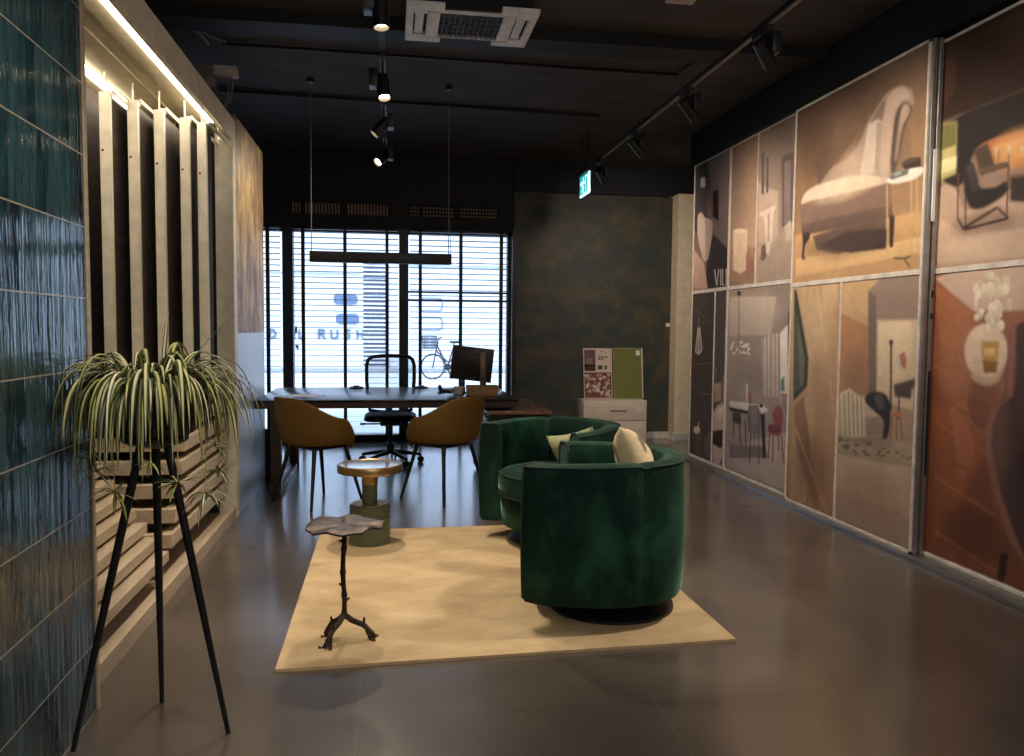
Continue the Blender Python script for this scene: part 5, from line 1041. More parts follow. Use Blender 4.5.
# far stack: L-shaped boards with a return facing the door; near stack: terraced boards
for k in range(8):
    z = 0.19 + k * 0.113; yc = 4.17 + min(k, 4) * 0.075
    m = MB(); m.box(-1.16, -1.10, yc, 5.60, z, z + 0.072, 0.003); m.box(-1.60, -1.155, yc, yc + 0.055, z, z + 0.072, 0.003); m.box(-1.56, -1.155, yc + .05, 5.6, z + 0.002, z + 0.018)
    m.build('shelf_slat', M['oak'], ni, B, smooth=False)
for k in range(7):
    z = 0.145 + k * 0.073; x = -1.10 - 0.05 * k
    MB().box(x - 0.12, x, 2.90, 4.12, z, z + 0.05, 0.003).build('shelf_slat', M['oak'], ni, B, smooth=False)
# hanging sample boards on rails
smp = [(-1.45, 4.40), (-1.36, 4.55), (-1.268, 4.70), (-1.17, 4.85), (-1.098, 4.95)]
labs = ['hanging sample board deepest in the niche, nearest the tiled wall', 'second hanging sample board from the tiled wall', 'middle one of the five hanging sample boards in the niche',
        'fourth hanging sample board from the tiled wall', 'hanging sample board next to the niche end post']
first = None
for i, (x, y) in enumerate(smp):
    b = (x, (y + 5.6) / 2, 1.07)
    t = thing('sample_board', labs[i], 'sample board', b, 0, 'hanging sample boards in the niche')
    MB().box(x - 0.012, x + 0.012, y + 0.03, 5.45 if i < 4 else 5.15, 1.09, 2.50).build('board', M['samplegrey' if i in (1, 2) else 'darkpanel'], t, b, smooth=False)
    MB().box(x - 0.027, x + 0.027, y, y + 0.03, 1.07, 2.515, 0.003).build('end_strip', M['oakpost'], t, b, smooth=False)
    MB().cyl((x, y + 0.015, 2.51), (x, y + 0.015, 2.62), 0.005, 8).build('hanger_rod', M['oakpost'], t, b)
    MB().box(x + 0.028, x + 0.036, y + 0.03, 5.6, 2.515, 2.535).cyl((x, 5.4, 2.50), (x, 5.4, 2.62), 0.004, 8).box(x, x + 0.03, 5.39, 5.41, 2.515, 2.535).box(x, x + 0.03, y + .03, y + .045, 2.50, 2.53).build('hanging_rail', M['oakpost'], t, b, smooth=False)
    MB().cyl((x - 0.012, y - 0.004, 2.22), (x - 0.012, y + 0.001, 2.22), 0.006, 8).build('edge_screw', M['bronze'], t, b)

# ================================================================== RUG
rug = MB()
rug.prism([(-0.437, 3.046, 0.0005), (1.453, 3.10, 0.0005), (1.43, 5.16, 0.0005), (-0.443, 5.137, 0.0005)], (0, 0, 0.013))
tag(rug.build('rug', M['rug'], None, (0.5, 4.1, 0), smooth=False), 'beige square viscose rug under the green armchairs and side tables', 'rug')

# ================================================================== GREEN TUB ARMCHAIRS (built facing +X)
def make_armchair():
    t = thing('tub_armchair', 'x', 'armchair', (0, 0, 0), 0, 'green velvet tub armchairs on the rug')
    A, Bb, NE = ARM_A, ARM_B, 2.5
    TH = math.radians(ARM_TH)
    def outer(th, off=0.0):
        c, s = math.cos(th), math.sin(th)
        r = (abs(c) ** NE + abs(s) ** NE) ** (-1 / NE)
        x_ = -(A - off) * r * c
        return Vector((x_, (Bb - off) * r * s * (1 + 0.2 * x_ / A), 0))
    def notch(th):
        return math.exp(-((abs(th) - math.radians(52)) / 0.035) ** 2)
    N = 72; z0, z1 = 0.108, 0.73
    def section(th):
        nt = notch(th); o = outer(th, 0.012 * nt); i = outer(th, 0.105 + 0.012 * nt)
        f = abs(th) / TH
        top = z1 - 0.012 * nt - 0.012 * max(0, f - 0.55) / 0.45
        d = (i - o)
        pts = []
        for u, z in ((0.10, z0), (0.0, z0 + 0.02), (-0.06, z0 + 0.2), (-0.07, z0 + 0.36), (-0.02, top - 0.05), (0.0, top - 0.02), (0.07, top - 0.004), (0.28, top + 0.002), (0.62, top + 0.002), (0.88, top - 0.006), (1.0, top - 0.035),
                     (1.03, top - 0.12), (1.02, z0 + 0.25), (1.0, z0 + 0.02), (0.9, z0)):
            pts.append(Vector((o.x + d.x * u, o.y + d.y * u, z)))
        return pts
    m = MB(); rings = []
    for k in range(N + 1):
        rings.append([m.bm.verts.new(p) for p in section(-TH + 2 * TH * k / N)])
    for a, b in zip(rings, rings[1:]):
        for j in range(len(a)): m.bm.faces.new((a[j], a[(j + 1) % len(a)], b[(j + 1) % len(a)], b[j]))
    m.bm.faces.new(rings[0]); m.bm.faces.new(rings[-1][::-1])
    sh = m.build('shell', M['velvet'], t, angle=40)
    # piping along the outer top edge, the arm fronts and the tuft seams
    m = MB(); rim = []
    for k in range(N + 1):
        s = section(-TH + 2 * TH * k / N); rim.append(s[5] + Vector((0, 0, 0.012)) * 0.9)
    m.tube(rim, 0.006, 8)
    for e in (-TH, TH):
        s = section(e); m.tube(s[1:11], 0.006, 8); m.tube(s[10:14], 0.006, 8)
    m.build('piping', M['velvet_pipe'], sh)
    m = MB()
    for e in (-1, 1):
        s = section(e * math.radians(52)); m.tube([p for p in s[3:13]], 0.003, 6)
    m.build('seam', M['velvet_pipe'], sh)
    # seat: base apron and cushion filling the inside, bulging forward between the arms
    def seat_outline(off, fwd):
        pts = []
        for k in range(41):
            pts.append(outer(-TH + 2 * TH * k / 40, 0.10 + off))
        a, b = pts[-1], pts[0]
        for k in range(1, 16):
            f = k / 16; p = a.lerp(b, f); p.x += fwd * math.sin(PI * f) ** 0.7; pts.append(p)
        return pts
    def slab(zs, fwd):
        m = MB(); rg = []
        for off, z in zs: rg.append([m.bm.verts.new((p.x, p.y, z)) for p in seat_outline(off, fwd)])
        for a, b in zip(rg, rg[1:]):
            n = len(a)
            for j in range(n): m.bm.faces.new((a[j], a[(j + 1) % n], b[(j + 1) % n], b[j]))
        m.bm.faces.new(rg[0][::-1]); m.bm.faces.new(rg[-1]); return m
    slab([(0.03, 0.108), (0.012, 0.123), (0.008, 0.29), (0.02, 0.30)], 0.13).build('seat_apron', M['velvet'], t, angle=50)
    cu = slab([(0.02, 0.30), (0.004, 0.315), (0.0, 0.37), (0.004, 0.425), (0.03, 0.45), (0.10, 0.462), (0.2, 0.466)], 0.16).build('seat_cushion', M['velvet'], t, angle=60)
    q = seat_outline(0.006, 0.158); m = MB(); m.tube([(p.x, p.y, 0.432) for p in q], 0.006, 8, closed=True); m.tube([(p.x, p.y, 0.308) for p in q], 0.006, 8, closed=True)
    m.build('cushion_piping', M['velvet_pipe'], cu)
    MB().lathe([(0.30, 0.0), (0.30, 0.012), (0.285, 0.02), (0.05, 0.026), (0.035, 0.05), (0.035, 0.13)], (-0.07, -0.03, 0), 56).build('swivel_base', M['black'], t)
    return t
arm = make_armchair()
arm['label'] = 'nearer green velvet tub armchair seen from outside its arm, on a black disc base'
arm.location = (ARM1[0], ARM1[1], 0.0135); arm.rotation_euler = (0, 0, math.radians(ARM1[2]))
arm2 = copy_tree(arm)
arm2['label'] = 'farther green velvet tub armchair with its seat showing, behind the nearer one'
arm2.location = (ARM2[0], ARM2[1], 0.0135); arm2.rotation_euler = (0, 0, math.radians(ARM2[2]))

# cushions
def cushion(name, label, loc, rot, w, h, d, tint, group=None):
    m = MB()
    def fn(side):
        def g(u, v):
            x, y = 2 * u - 1, 2 * v - 1
            pin = 1 - 0.10 * (1 - abs(x) ** 2) * 0 
            ex = 0.5 * w * x * (1 - 0.10 * (1 - y * y)); ey = 0.5 * h * y * (1 - 0.10 * (1 - x * x))
            z = side * 0.5 * d * max(0.0, (1 - x ** 4)) ** 0.6 * max(0.0, (1 - y ** 4)) ** 0.6
            z += side * 0.010 * math.sin(7 * x + 2) * math.sin(5 * y) * (1 - x * x) * (1 - y * y)
            return Vector((ex, ey, z))
        return g
    for s in (1, -1): m.grid(fn(s), 22, 22, tint=tint)
    bmesh.ops.remove_doubles(m.bm, verts=m.bm.verts, dist=0.0005)
    o = m.build(name, M['cushion'], None, angle=80)
    o.location = loc; o.rotation_euler = rot
    tag(o, label, 'cushion', group)
    return o
cr, gy, dk = lin((228, 208, 168)), lin((120, 112, 112)), lin((60, 52, 58))
def patt(u, v):
    s = math.sin(9 * u + 3 * math.sin(5 * v)) * math.sin(8 * v + 2 * math.cos(7 * u))
    if (abs(u - 0.5) - 0.3) ** 2 + (abs(v - 0.5) - 0.26) ** 2 < 0.012: return gy
    if s > 0.72: return lin((190, 160, 120))
    return cr
sg = lin((168, 172, 130))
C1, C2 = CUSH1, CUSH2
cushion('cushion', 'cream patterned cushion with grey spot inside the nearer green armchair', C1[0], C1[1], 0.44, 0.44, 0.16, patt, 'cushions in the armchairs')
cushion('cushion', 'pale sage cushion leaning inside the farther green armchair', C2[0], C2[1], 0.38, 0.38, 0.13, lambda u, v: sg if math.sin(20 * v + u * 5) < .8 else lin((150, 150, 110)), 'cushions in the armchairs')

# ================================================================== GREEN AND BRASS SIDE TABLE
B = (-0.125, 4.83, 0.0135)
t = thing('pedestal_side_table', 'round brass rimmed side table on a fat sage green cylinder foot', 'side table', B)
z = B[2]
MB().lathe([(0.185, 0.435), (0.192, 0.437), (0.194, 0.445), (0.194, 0.478), (0.190, 0.484), (0.176, 0.485), (0.172, 0.480)], (B[0], B[1], z), 64).build('top_rim', M['brass'], t, B)
MB().lathe([(0.174, 0.472), (0.174, 0.4815)], (B[0], B[1], z), 64).build('glass_top', M['mirror'], t, B)
MB().lathe([(0.048, 0.36), (0.048, 0.436)], (B[0], B[1], z), 40).build('brass_collar', M['brass'], t, B)
MB().lathe([(0.046, 0.24), (0.046, 0.362)], (B[0], B[1], z), 40).build('column', M['sage'], t, B)
MB().lathe([(0.118, 0.0), (0.122, 0.004), (0.122, 0.232), (0.116, 0.238)], (B[0], B[1], z), 56).build('foot', M['sage'], t, B)
MB().lathe([(0.108, 0.236), (0.108, 0.243), (0.05, 0.244)], (B[0], B[1], z), 56).build('foot_cap', M['brass'], t, B)

# ================================================================== TWIG SIDE TABLE
B = (-0.195, 3.33, 0.0135)
t = thing('twig_side_table', 'small bronze side table with ragged leaf top on a twig stem', 'side table', B)
m = MB(); random.seed(4)
def wob(a): return 1 + 0.03 * math.sin(3 * a + 1) + 0.035 * math.sin(5 * a + 2.2) + 0.025 * math.sin(11 * a) + 0.015 * math.sin(23 * a)
notchA = 0.75
def rim_r(a):
    d = (a - notchA + PI) % (2 * PI) - PI
    return 0.158 * wob(a) * (1 - 0.20 * math.exp(-(d / 0.09) ** 2))
NR = 96; rg = []
zt = 0.485
for f, dz in ((1.0, -0.008), (1.0, 0.0), (0.86, 0.006), (0.6, 0.004), (0.3, 0.002)):
    rg.append([m.bm.verts.new((B[0] + rim_r(a) * f * math.cos(a), B[1] + rim_r(a) * f * math.sin(a), B[2] + zt + dz + 0.004 * math.sin(6 * a) * f + 0.003 * math.sin(9 * a + 1) * f)) for a in [2 * PI * k / NR for k in range(NR)]])
c0 = m.bm.verts.new((B[0], B[1], B[2] + zt - 0.002)); c1 = m.bm.verts.new((B[0], B[1], B[2] + zt - 0.014))
for a, b in zip(rg, rg[1:]):
    for j in range(NR): m.bm.faces.new((a[j], a[(j + 1) % NR], b[(j + 1) % NR], b[j]))
for j in range(NR):
    m.bm.faces.new((rg[-1][j], rg[-1][(j + 1) % NR], c0)); m.bm.faces.new((rg[0][(j + 1) % NR], rg[0][j], c1))
m.build('leaf_top', M['bronze_top'], t, B, angle=50)
m = MB(); pts = []; rs = []
for k in range(25):
    f = k / 24; pts.append((B[0] + 0.003 * math.sin(9 * f), B[1] + 0.002 * math.cos(7 * f), B[2] + 0.085 + (zt - 0.09) * f)); rs.append(0.0105 + 0.0035 * (k % 6 == 0) + 0.004 * max(0, 1 - f * 8) + 0.004 * max(0, f * 8 - 7))
m.tube(pts, rs, 10)
for f, a in ((0.18, 0.4), (0.34, 2.6), (0.5, 5.0), (0.68, 1.2), (0.82, 3.6)):
    p = Vector((B[0] + 0.003 * math.sin(9 * f), B[1] + 0.002 * math.cos(7 * f), B[2] + 0.085 + (zt - 0.09) * f)); d = Vector((math.cos(a), math.sin(a), 0.5)) * 0.022
    m.tube([p, p + d], [0.007, 0.0045], 7)
m.build('stem', M['bronze'], t, B)
feet = [((-0.264, 3.215), 1), ((-0.275, 3.37), 1), ((-0.062, 3.30), 1)]
for (fx, fy), _ in feet:
    m = MB(); s = Vector((B[0], B[1], B[2] + 0.10)); e = Vector((fx, fy, B[2] + 0.006)); d = (e - s); nrm = Vector((-d.y, d.x, 0)).normalized()
    mid = s + d * 0.62; mid.z = B[2] + 0.058
    m.tube([s, s + d * 0.25 + Vector((0, 0, 0.0)), mid, s + d * 0.88 + Vector((0, 0, 0.008)), e], [0.013, 0.0125, 0.012, 0.010, 0.008], 9)
    for sg_ in (1, -1):
        m.tube([mid + d * 0.10 + Vector((0, 0, -0.012)), mid + d * 0.30 + nrm * 0.018 * sg_ + Vector((0, 0, -0.035)), Vector((mid.x + d.x * 0.40 + nrm.x * 0.028 * sg_, mid.y + d.y * 0.40 + nrm.y * 0.028 * sg_, B[2] + 0.006))], [0.009, 0.008, 0.006], 7)
    m.tube([mid, mid + Vector((0, 0, 0.03)) + nrm * 0.01], [0.008, 0.004], 6)
    m.build('root_foot', M['bronze'], t, B)

# ================================================================== PLANT STAND + SPIDER PLANT
B = (-0.745, 2.66, 0)
t = thing('plant_stand', 'tall black tripod plant stand in front of the tiled wall', 'plant stand', B)
ft = [(-0.975, 2.555), (-0.795, 2.856), (-0.522, 2.603)]
for fx, fy in ft:
    top = Vector((B[0] + (fx - B[0]) * 0.16, B[1] + (fy - B[1]) * 0.16, 0.955))
    MB().tube([(fx, fy, 0.0), (fx + (top.x - fx) * 0.5, fy + (top.y - fy) * 0.5, 0.48), top], [0.0075, 0.0125, 0.014], 12).build('leg', M['legdark'], t, B)
MB().lathe([(0.03, 0.93), (0.085, 0.945), (0.10, 0.955), (0.10, 0.968)], (B[0], B[1], 0), 36).build('pot_holder', M['black'], t, B)
PB = (B[0], B[1], 0.9685)
t = thing('spider_plant', 'variegated spider plant with arching striped leaves in a dark pot on the tripod stand', 'plant', PB)
MB().lathe([(0.085, 0.0), (0.115, 0.01), (0.15, 0.08), (0.158, 0.15), (0.152, 0.155), (0.142, 0.150), (0.14, 0.135), (0.0, 0.135)], PB, 44).build('pot', M['basket'], t, PB)
MB().lathe([(0.139, 0.130), (0.10, 0.145), (0.0, 0.150)], PB, 32).build('soil', M['soil'], t, PB)
def leaf(m, root, az, length, lift, droop, w, pale, nseg=14, twist=0.0):
    p = Vector(root); d = Vector((math.cos(az) * math.cos(lift), math.sin(az) * math.cos(lift), math.sin(lift))); st = length / nseg
    side = Vector((-math.sin(az), math.cos(az), 0)); pts = []
    for k in range(nseg + 1):
        f = k / nseg; pts.append((p.copy(), d.copy()))
        p = p + d * st
        if p.x < -0.972: p.x = -0.972
        d = (d + Vector((0, 0, -1)) * droop * st * (1.0 + 2.0 * f)).normalized()
    cm = lin(pale); cg = lin((62, 78, 34)); cg2 = lin((38, 54, 24))
    rows = []
    for k, (q, dd) in enumerate(pts):
        f = k / nseg; ww = w * (0.55 + 0.9 * f if f < 0.4 else (0.91) * (1 - ((f - 0.4) / 0.6) ** 2.2) + 0.03)
        s = (Matrix.Rotation(twist * f, 3, dd) @ side); up = s.cross(dd).normalized()
        if up.z < 0 and f < .2: up = -up
        rows.append([m.bm.verts.new(q + s * ww * x + up * (abs(x) * ww * 0.45)) for x in (-1, -0.45, 0.45, 1)])
    cols = [(cg, cm), (cm, cm), (cm, cg)]
    strip = [cg2 if random.random() < .5 else cg, cm, cg]
    for a, b in zip(rows, rows[1:]):
        for j in range(3):
            fc = m.bm.faces.new((a[j], a[j + 1], b[j + 1], b[j]))
            for lp in fc.loops: lp[m.cl] = strip[j]
m = MB(); random.seed(21)
C = Vector((PB[0], PB[1], PB[2] + 0.145))
pal = [(232, 226, 176), (222, 214, 150), (240, 236, 200), (206, 202, 130), (190, 190, 110)]
for i in range(225):
    az = random.random() * 2 * PI; rr = random.random() ** 0.5 * 0.12
    root = C + Vector((rr * math.cos(az), rr * math.sin(az), 0.0)); az2 = az + random.uniform(-0.5, 0.5)
    L = random.uniform(0.22, 0.43)
    leaf(m, root, az2, L, random.uniform(0.75, 1.35), random.uniform(7.0, 14.0), random.uniform(0.006, 0.0112), random.choice(pal), twist=random.uniform(-.6, .6))
for az, L, lf, dr in ((0.25, 0.36, 1.05, 1.2), (1.4, 0.26, 1.45, 3.0), (3.3, 0.42, 0.9, 6.0), (0.05, 0.40, 0.8, 4.5), (2.9, 0.30, 1.1, 5.0), (5.9, 0.42, 0.7, 5.0)):
    leaf(m, C + Vector((0.05 * math.cos(az), 0.05 * math.sin(az), 0)), az, L, lf, dr, 0.008, random.choice(pal))
m.build('foliage', M['leaf'], t, PB, angle=70, recalc=False)
for az, dz, rr, sc in ((3.6, -0.10, 0.17, 1.0), (4.2, -0.155, 0.16, 1.1), (5.3, -0.125, 0.19, 1.0), (5.75, -0.17, 0.20, 1.25), (0.1, -0.12, 0.19, 1.0), (3.05, -0.06, 0.20, 0.9), (4.9, -0.06, 0.17, 0.8), (0.6, -0.05, 0.19, 0.8)):
    m = MB(); e = Vector((PB[0] + rr * math.cos(az), PB[1] + rr * math.sin(az), PB[2] + dz))
    st = C + Vector((0.1 * math.cos(az), 0.1 * math.sin(az), 0)); mid = Vector((PB[0] + (rr + 0.03) * math.cos(az), PB[1] + (rr + 0.03) * math.sin(az), PB[2] + 0.18))
    run = []
    for k in range(13):
        f = k / 12; run.append((1 - f) ** 2 * st + 2 * f * (1 - f) * mid + f * f * e)
    before = len(m.bm.faces); m.tube(run, 0.0018, 6)
    m.bm.faces.ensure_lookup_table()
    for fc in m.bm.faces:
        for lp in fc.loops: lp[m.cl] = lin((196, 180, 110))
    for k in range(14):
        a = random.random() * 2 * PI
        leaf(m, e, a, random.uniform(0.06, 0.10) * sc, random.uniform(-0.5, 0.7), random.uniform(4, 14), 0.0055, random.choice(pal + [(170, 180, 90)]), nseg=7)
    m.build('plantlet', M['leaf'], t, PB, angle=70, recalc=False)

# ================================================================== DESK AND SIDEBOARD
B = (-0.03, 6.98, 0)
t = thing('desk', 'long black topped desk with walnut edge on panel legs by the window', 'desk', B)
MB().box(-1.045, 1.03, 6.30, 7.66, 0.735, 0.752, 0.003).build('desk_top', M['deskblack'], t, B)
MB().box(-1.04, 1.02, 6.31, 7.64, 0.685, 0.735, 0.002).build('apron', M['deskedge'], t, B, smooth=False)
for y in (6.32, 7.50): MB().box(-0.925, -0.845, y, y + 0.07, 0.0, 0.685, 0.003).build('leg', M['deskedge'], t, B)
MB().box(-0.915, -0.855, 6.39, 7.50, 0.0, 0.06, 0.003).build('foot_rail', M['deskedge'], t, B)
MB().box(0.70, 0.98, 6.50, 7.40, 0.655, 0.685).build('support_block', M['black'], t, B, smooth=False)
B = (1.03, 6.9, 0)
t = thing('sideboard', 'low dark sideboard with a reddish walnut top under the right end of the desk', 'sideboard', B)
MB().box(0.77, 1.31, 6.31, 7.46, 0.625, 0.655, 0.003).build('top', M['walnut'], t, B)
MB().box(0.79, 1.29, 6.36, 7.44, 0.03, 0.625).box(0.82, 1.26, 6.40, 7.40, 0.0, 0.03).build('carcass', M['black'], t, B, smooth=False)
for y0, y1 in ((6.37, 6.89), (6.91, 7.43)):
    d = MB().box(0.775, 0.789, y0, y1, 0.05, 0.60, 0.002).build('door', M['deskedge'], t, B)
    MB().box(0.765, 0.775, (y0 + y1) / 2 - 0.06, (y0 + y1) / 2 + 0.06, 0.54, 0.552).build('handle', M['black'], d, B)

# things on the desk
ZD = 0.7525
B = (0.72, 6.92, ZD)
t = thing('monitor', 'tilted computer monitor seen from behind on the right part of the desk', 'monitor', B)
rm = Matrix.Translation((0.707, 6.90, 1.012)) @ Matrix.Rotation(math.radians(-9), 4, 'Z') @ Matrix.Rotation(math.radians(6), 4, 'Y') @ Matrix.Rotation(math.radians(4), 4, 'X')
hs = MB().box(-0.182, 0.182, -0.008, 0.012, -0.148, 0.148, 0.006, m=rm).box(-0.12, 0.12, -0.022, -0.006, -0.09, 0.09, 0.008, m=rm).build('housing', M['screenback'], t, B)
MB().box(-0.176, 0.176, 0.0122, 0.0132, -0.14, 0.14, m=rm).build('screen', M['black'], hs, B, smooth=False)
m = MB()
for k, (w_, h_) in enumerate(((.007, .008), (.007, .012), (.007, .008), (.006, .008), (.007, .012), (.007, .008))): m.box(-0.02 + k * 0.011, -0.02 + k * 0.011 + w_, -0.0095, -0.008, -0.130, -0.130 + h_, m=rm)
m.build('maker_mark', M['cable'], hs, B, smooth=False)
MB().box(0.772, 0.826, 6.842, 6.862, ZD, 1.115, 0.004).box(0.78, 0.82, 6.85, 6.90, 1.0, 1.06, 0.004).build('stand_column', M['standbrown'], t, B)
MB().box(0.70, 0.90, 6.76, 6.95, ZD, ZD + 0.008, 0.003).build('stand_foot', M['standbrown'], t, B)
MB().box(0.622, 0.648, 6.915, 6.935, ZD, 0.90, 0.004).box(0.59, 0.70, 6.90, 6.96, ZD, ZD + 0.008, 0.002).build('rear_post', M['black'], t, B)
B = (0.77, 6.70, ZD)
t = thing('storage_box', 'small kraft coloured box on the desk in front of the monitor', 'box', B)
MB().box(0.642, 0.905, 6.64, 6.74, ZD, ZD + 0.068, 0.004).build('box_body', M['card'], t, B)
MB().box(0.638, 0.909, 6.636, 6.744, ZD + 0.062, ZD + 0.088, 0.004).build('lid', M['card'], t, B)
B = (0.585, 6.83, ZD)
t = thing('mug', 'short cream mug beside the kraft box on the desk', 'mug', B)
MB().lathe([(0.036, 0), (0.041, 0.006), (0.043, 0.066), (0.040, 0.066), (0.037, 0.01), (0, 0.008)], B, 32).build('cup', M['white'], t, B)
MB().tube([(0.545, 6.83, ZD + 0.052), (0.522, 6.82, ZD + 0.05), (0.516, 6.82, ZD + 0.034), (0.524, 6.82, ZD + 0.018), (0.545, 6.83, ZD + 0.016)], 0.005, 8).build('handle', M['white'], t, B)
B = (0.50, 7.10, ZD)
t = thing('telephone', 'low black telephone lying on the desk left of the mug', 'telephone', B)
MB().box(0.43, 0.57, 7.04, 7.20, ZD, ZD + 0.025, 0.008).build('base', M['black_plastic'], t, B)
MB().tube([(0.44, 7.06, ZD + 0.03), (0.44, 7.09, ZD + 0.048), (0.44, 7.15, ZD + 0.048), (0.44, 7.19, ZD + 0.03)], [0.018, 0.014, 0.014, 0.018], 12).build('handset', M['black_plastic'], t, B)
for x, lab in ((-0.318, 'round black cable outlet at the back edge of the desk, left of the office chair'), (0.288, 'round black cable outlet at the back edge of the desk, right of the office chair')):
    B = (x, 7.56, ZD)
    t = thing('cable_outlet', lab, 'cable outlet', B, 0, 'cable outlets on the desk')
    MB().lathe([(0.068, 0), (0.068, 0.008), (0.055, 0.014), (0, 0.016)], B, 32).build('cover', M['black_plastic'], t, B)
    MB().lathe([(0.030, 0.012), (0.028, 0.024), (0, 0.026)], B, 24).build('cap', M['black_plastic'], t, B)
m = MB().box(-0.105, 0.105, -0.148, 0.148, 0.0, 0.0012)
o = m.build('paper_sheet', M['paper'], None, smooth=False); o.location = (-0.70, 6.72, ZD); o.rotation_euler = (0, 0, 1.2); tag(o, 'white sheet of paper lying near the left end of the desk', 'paper')
B = (-1.07, 7.05, 0)
t = thing('waste_bin', 'slim black bin on the floor behind the left desk leg', 'bin', B)
m = MB(); m.prism([(-1.14, 6.96, 0), (-1.0, 6.96, 0), (-1.0, 7.14, 0), (-1.14, 7.14, 0)], (0, 0, 0.02))
for a, b, c_, d in ((-1.14, -1.135, 6.96, 7.14), (-1.005, -1.0, 6.96, 7.14), (-1.14, -1.0, 6.96, 6.965), (-1.14, -1.0, 7.135, 7.14)): m.box(a, b, c_, d, 0.0, 0.42)
m.build('bin_body', M['black_plastic'], t, B, smooth=False)
m = MB(); m.tube([(-1.14, 6.96, 0.42), (-1.0, 6.96, 0.42), (-1.0, 7.14, 0.42), (-1.14, 7.14, 0.42)], 0.007, 8, closed=True); m.build('rim', M['black'], t, B)

# ================================================================== MUSTARD SHELL CHAIRS (built facing +Y)
def make_shell_chair():
    t = thing('shell_chair', 'x', 'chair', (0, 0, 0), 0, 'mustard shell chairs at the desk')
    def height(a):          # a measured from the front (+Y), 0..pi
        a = abs(a)
        if a < 0.9: return 0.445
        f = min(1, (a - 0.9) / 0.65); f = f * f * (3 - 2 * f)
        g = max(0, min(1, (a - 1.55) / 1.25)); g = g * g * (3 - 2 * g)
        return 0.445 + 0.205 * f + 0.155 * g
    def surf(u, v):
        a = -PI + 2 * PI * u
        top = height(a); dx, dy = math.sin(a), math.cos(a)
        rx, ry = 0.245, 0.24
        if v <= 0.5:
            f = v / 0.5; z = 0.452 + 0.012 * f * f - (0.022 * f ** 3 if abs(a) < 1.0 else 0) 
            return Vector((dx * rx * f, dy * ry * f + 0.01, z))
        f = (v - 0.5) / 0.5
        hgt = top - 0.455
        if hgt < 0.02: return Vector((dx * (rx + 0.012 * f), dy * (ry + 0.02 * f) + 0.01, 0.442 - 0.02 * f))
        fl = 0.055 * math.sin(f * PI / 2) ** 0.7
        back = -0.035 * f * max(0, -dy)
        return Vector((dx * (rx + fl), dy * (ry + fl * 0.8) + 0.01 + back, 0.464 + hgt * (f ** 1.35)))
    m = MB(); m.grid(surf, 72, 26, closed_u=True)
    bmesh.ops.remove_doubles(m.bm, verts=m.bm.verts, dist=0.0008)
    o = m.build('shell', M['mustard'], t, angle=80)
    md = o.modifiers.new('thickness', 'SOLIDIFY'); md.thickness = 0.024; md.offset = 0
    md = o.modifiers.new('smooth', 'SUBSURF'); md.levels = 1; md.render_levels = 1
    MB().box(-0.15, 0.15, -0.14, 0.15, 0.418, 0.436, 0.006).build('under_frame', M['legdark'], t)
    for sx in (-1, 1):
        for sy in (-1, 1):
            MB().tube([(sx * 0.15, sy * 0.14, 0.43), (sx * 0.235, sy * 0.235, 0.0)], [0.017, 0.0105], 12).build('leg', M['legdark'], t)
    return t
c1 = make_shell_chair(); c1['label'] = 'mustard shell chair with black legs at the left part of the desk'
c1.location = (-0.545, 6.08, 0); c1.rotation_euler = (0, 0, math.radians(-48))
c2 = copy_tree(c1); c2['label'] = 'mustard shell chair at the right part of the desk, nearest the green armchairs'
c2.location = (0.41, 6.10, 0); c2.rotation_euler = (0, 0, math.radians(42))

# ================================================================== OFFICE CHAIR behind the desk, facing the room
B = (0.0, 7.75, 0)
t = thing('office_chair', 'black mesh swivel office chair behind the desk', 'office chair', B)
for k in range(5):
    a = math.radians(-60 + 72 * k); e = Vector((B[0] + 0.30 * math.cos(a), B[1] + 0.30 * math.sin(a), 0.075))
    lg = MB().tube([(B[0] + 0.03 * math.cos(a), B[1] + 0.03 * math.sin(a), 0.115), (B[0] + 0.16 * math.cos(a), B[1] + 0.16 * math.sin(a), 0.10), tuple(e)], [0.026, 0.02, 0.014], 10).build('base_arm', M['black_plastic'], t, B)
    cs = MB()
    for s in (-1, 1):
        n_ = Vector((-math.sin(a), math.cos(a), 0)); q = e + n_ * 0.016 * s; q.z = 0.03
        cs.cyl(q - n_ * 0.009, q + n_ * 0.009, 0.03, 16)
    cs.cyl((e.x, e.y, 0.03), (e.x, e.y, 0.08), 0.008, 8)
    cs.build('castor', M['black_plastic'], lg, B)
MB().lathe([(0.035, 0.10), (0.035, 0.20), (0.022, 0.205), (0.022, 0.40)], (B[0], B[1], 0), 24).build('gas_column', M['black_plastic'], t, B)
m = MB(); m.box(-0.10, 0.10, 7.63, 7.87, 0.38, 0.425, 0.012); m.cyl((-0.27, 7.70, 0.395), (-0.08, 7.70, 0.395), 0.008, 8); m.cyl((0.08, 7.70, 0.395), (0.25, 7.70, 0.395), 0.008, 8); m.box(-0.29, -0.24, 7.685, 7.715, 0.385, 0.405, 0.004); m.box(0.22, 0.27, 7.685, 7.715, 0.385, 0.405, 0.004)
m.build('tilt_mechanism', M['black_plastic'], t, B)
m = MB()
def seatfn(s):
    def g(u, v):
        x, y = 2 * u - 1, 2 * v - 1
        k = max(0, 1 - x ** 6) ** .35 * max(0, 1 - y ** 6) ** .35
        return Vector((0.25 * x, 7.73 + 0.235 * y, 0.462 + s * 0.034 * k - 0.02 * (y < -0.6) * (abs(y) - 0.6)))
    return g
for s in (1, -1): m.grid(seatfn(s), 18, 18)
bmesh.ops.remove_doubles(m.bm, verts=m.bm.verts, dist=0.0005)
m.build('seat', M['mesh'], t, B, angle=70)
def backp(u, z): return (0.235 * u, 7.96 + 0.03 * (1 - u * u) + 0.03 * math.sin((z - 0.5) * 4), z)
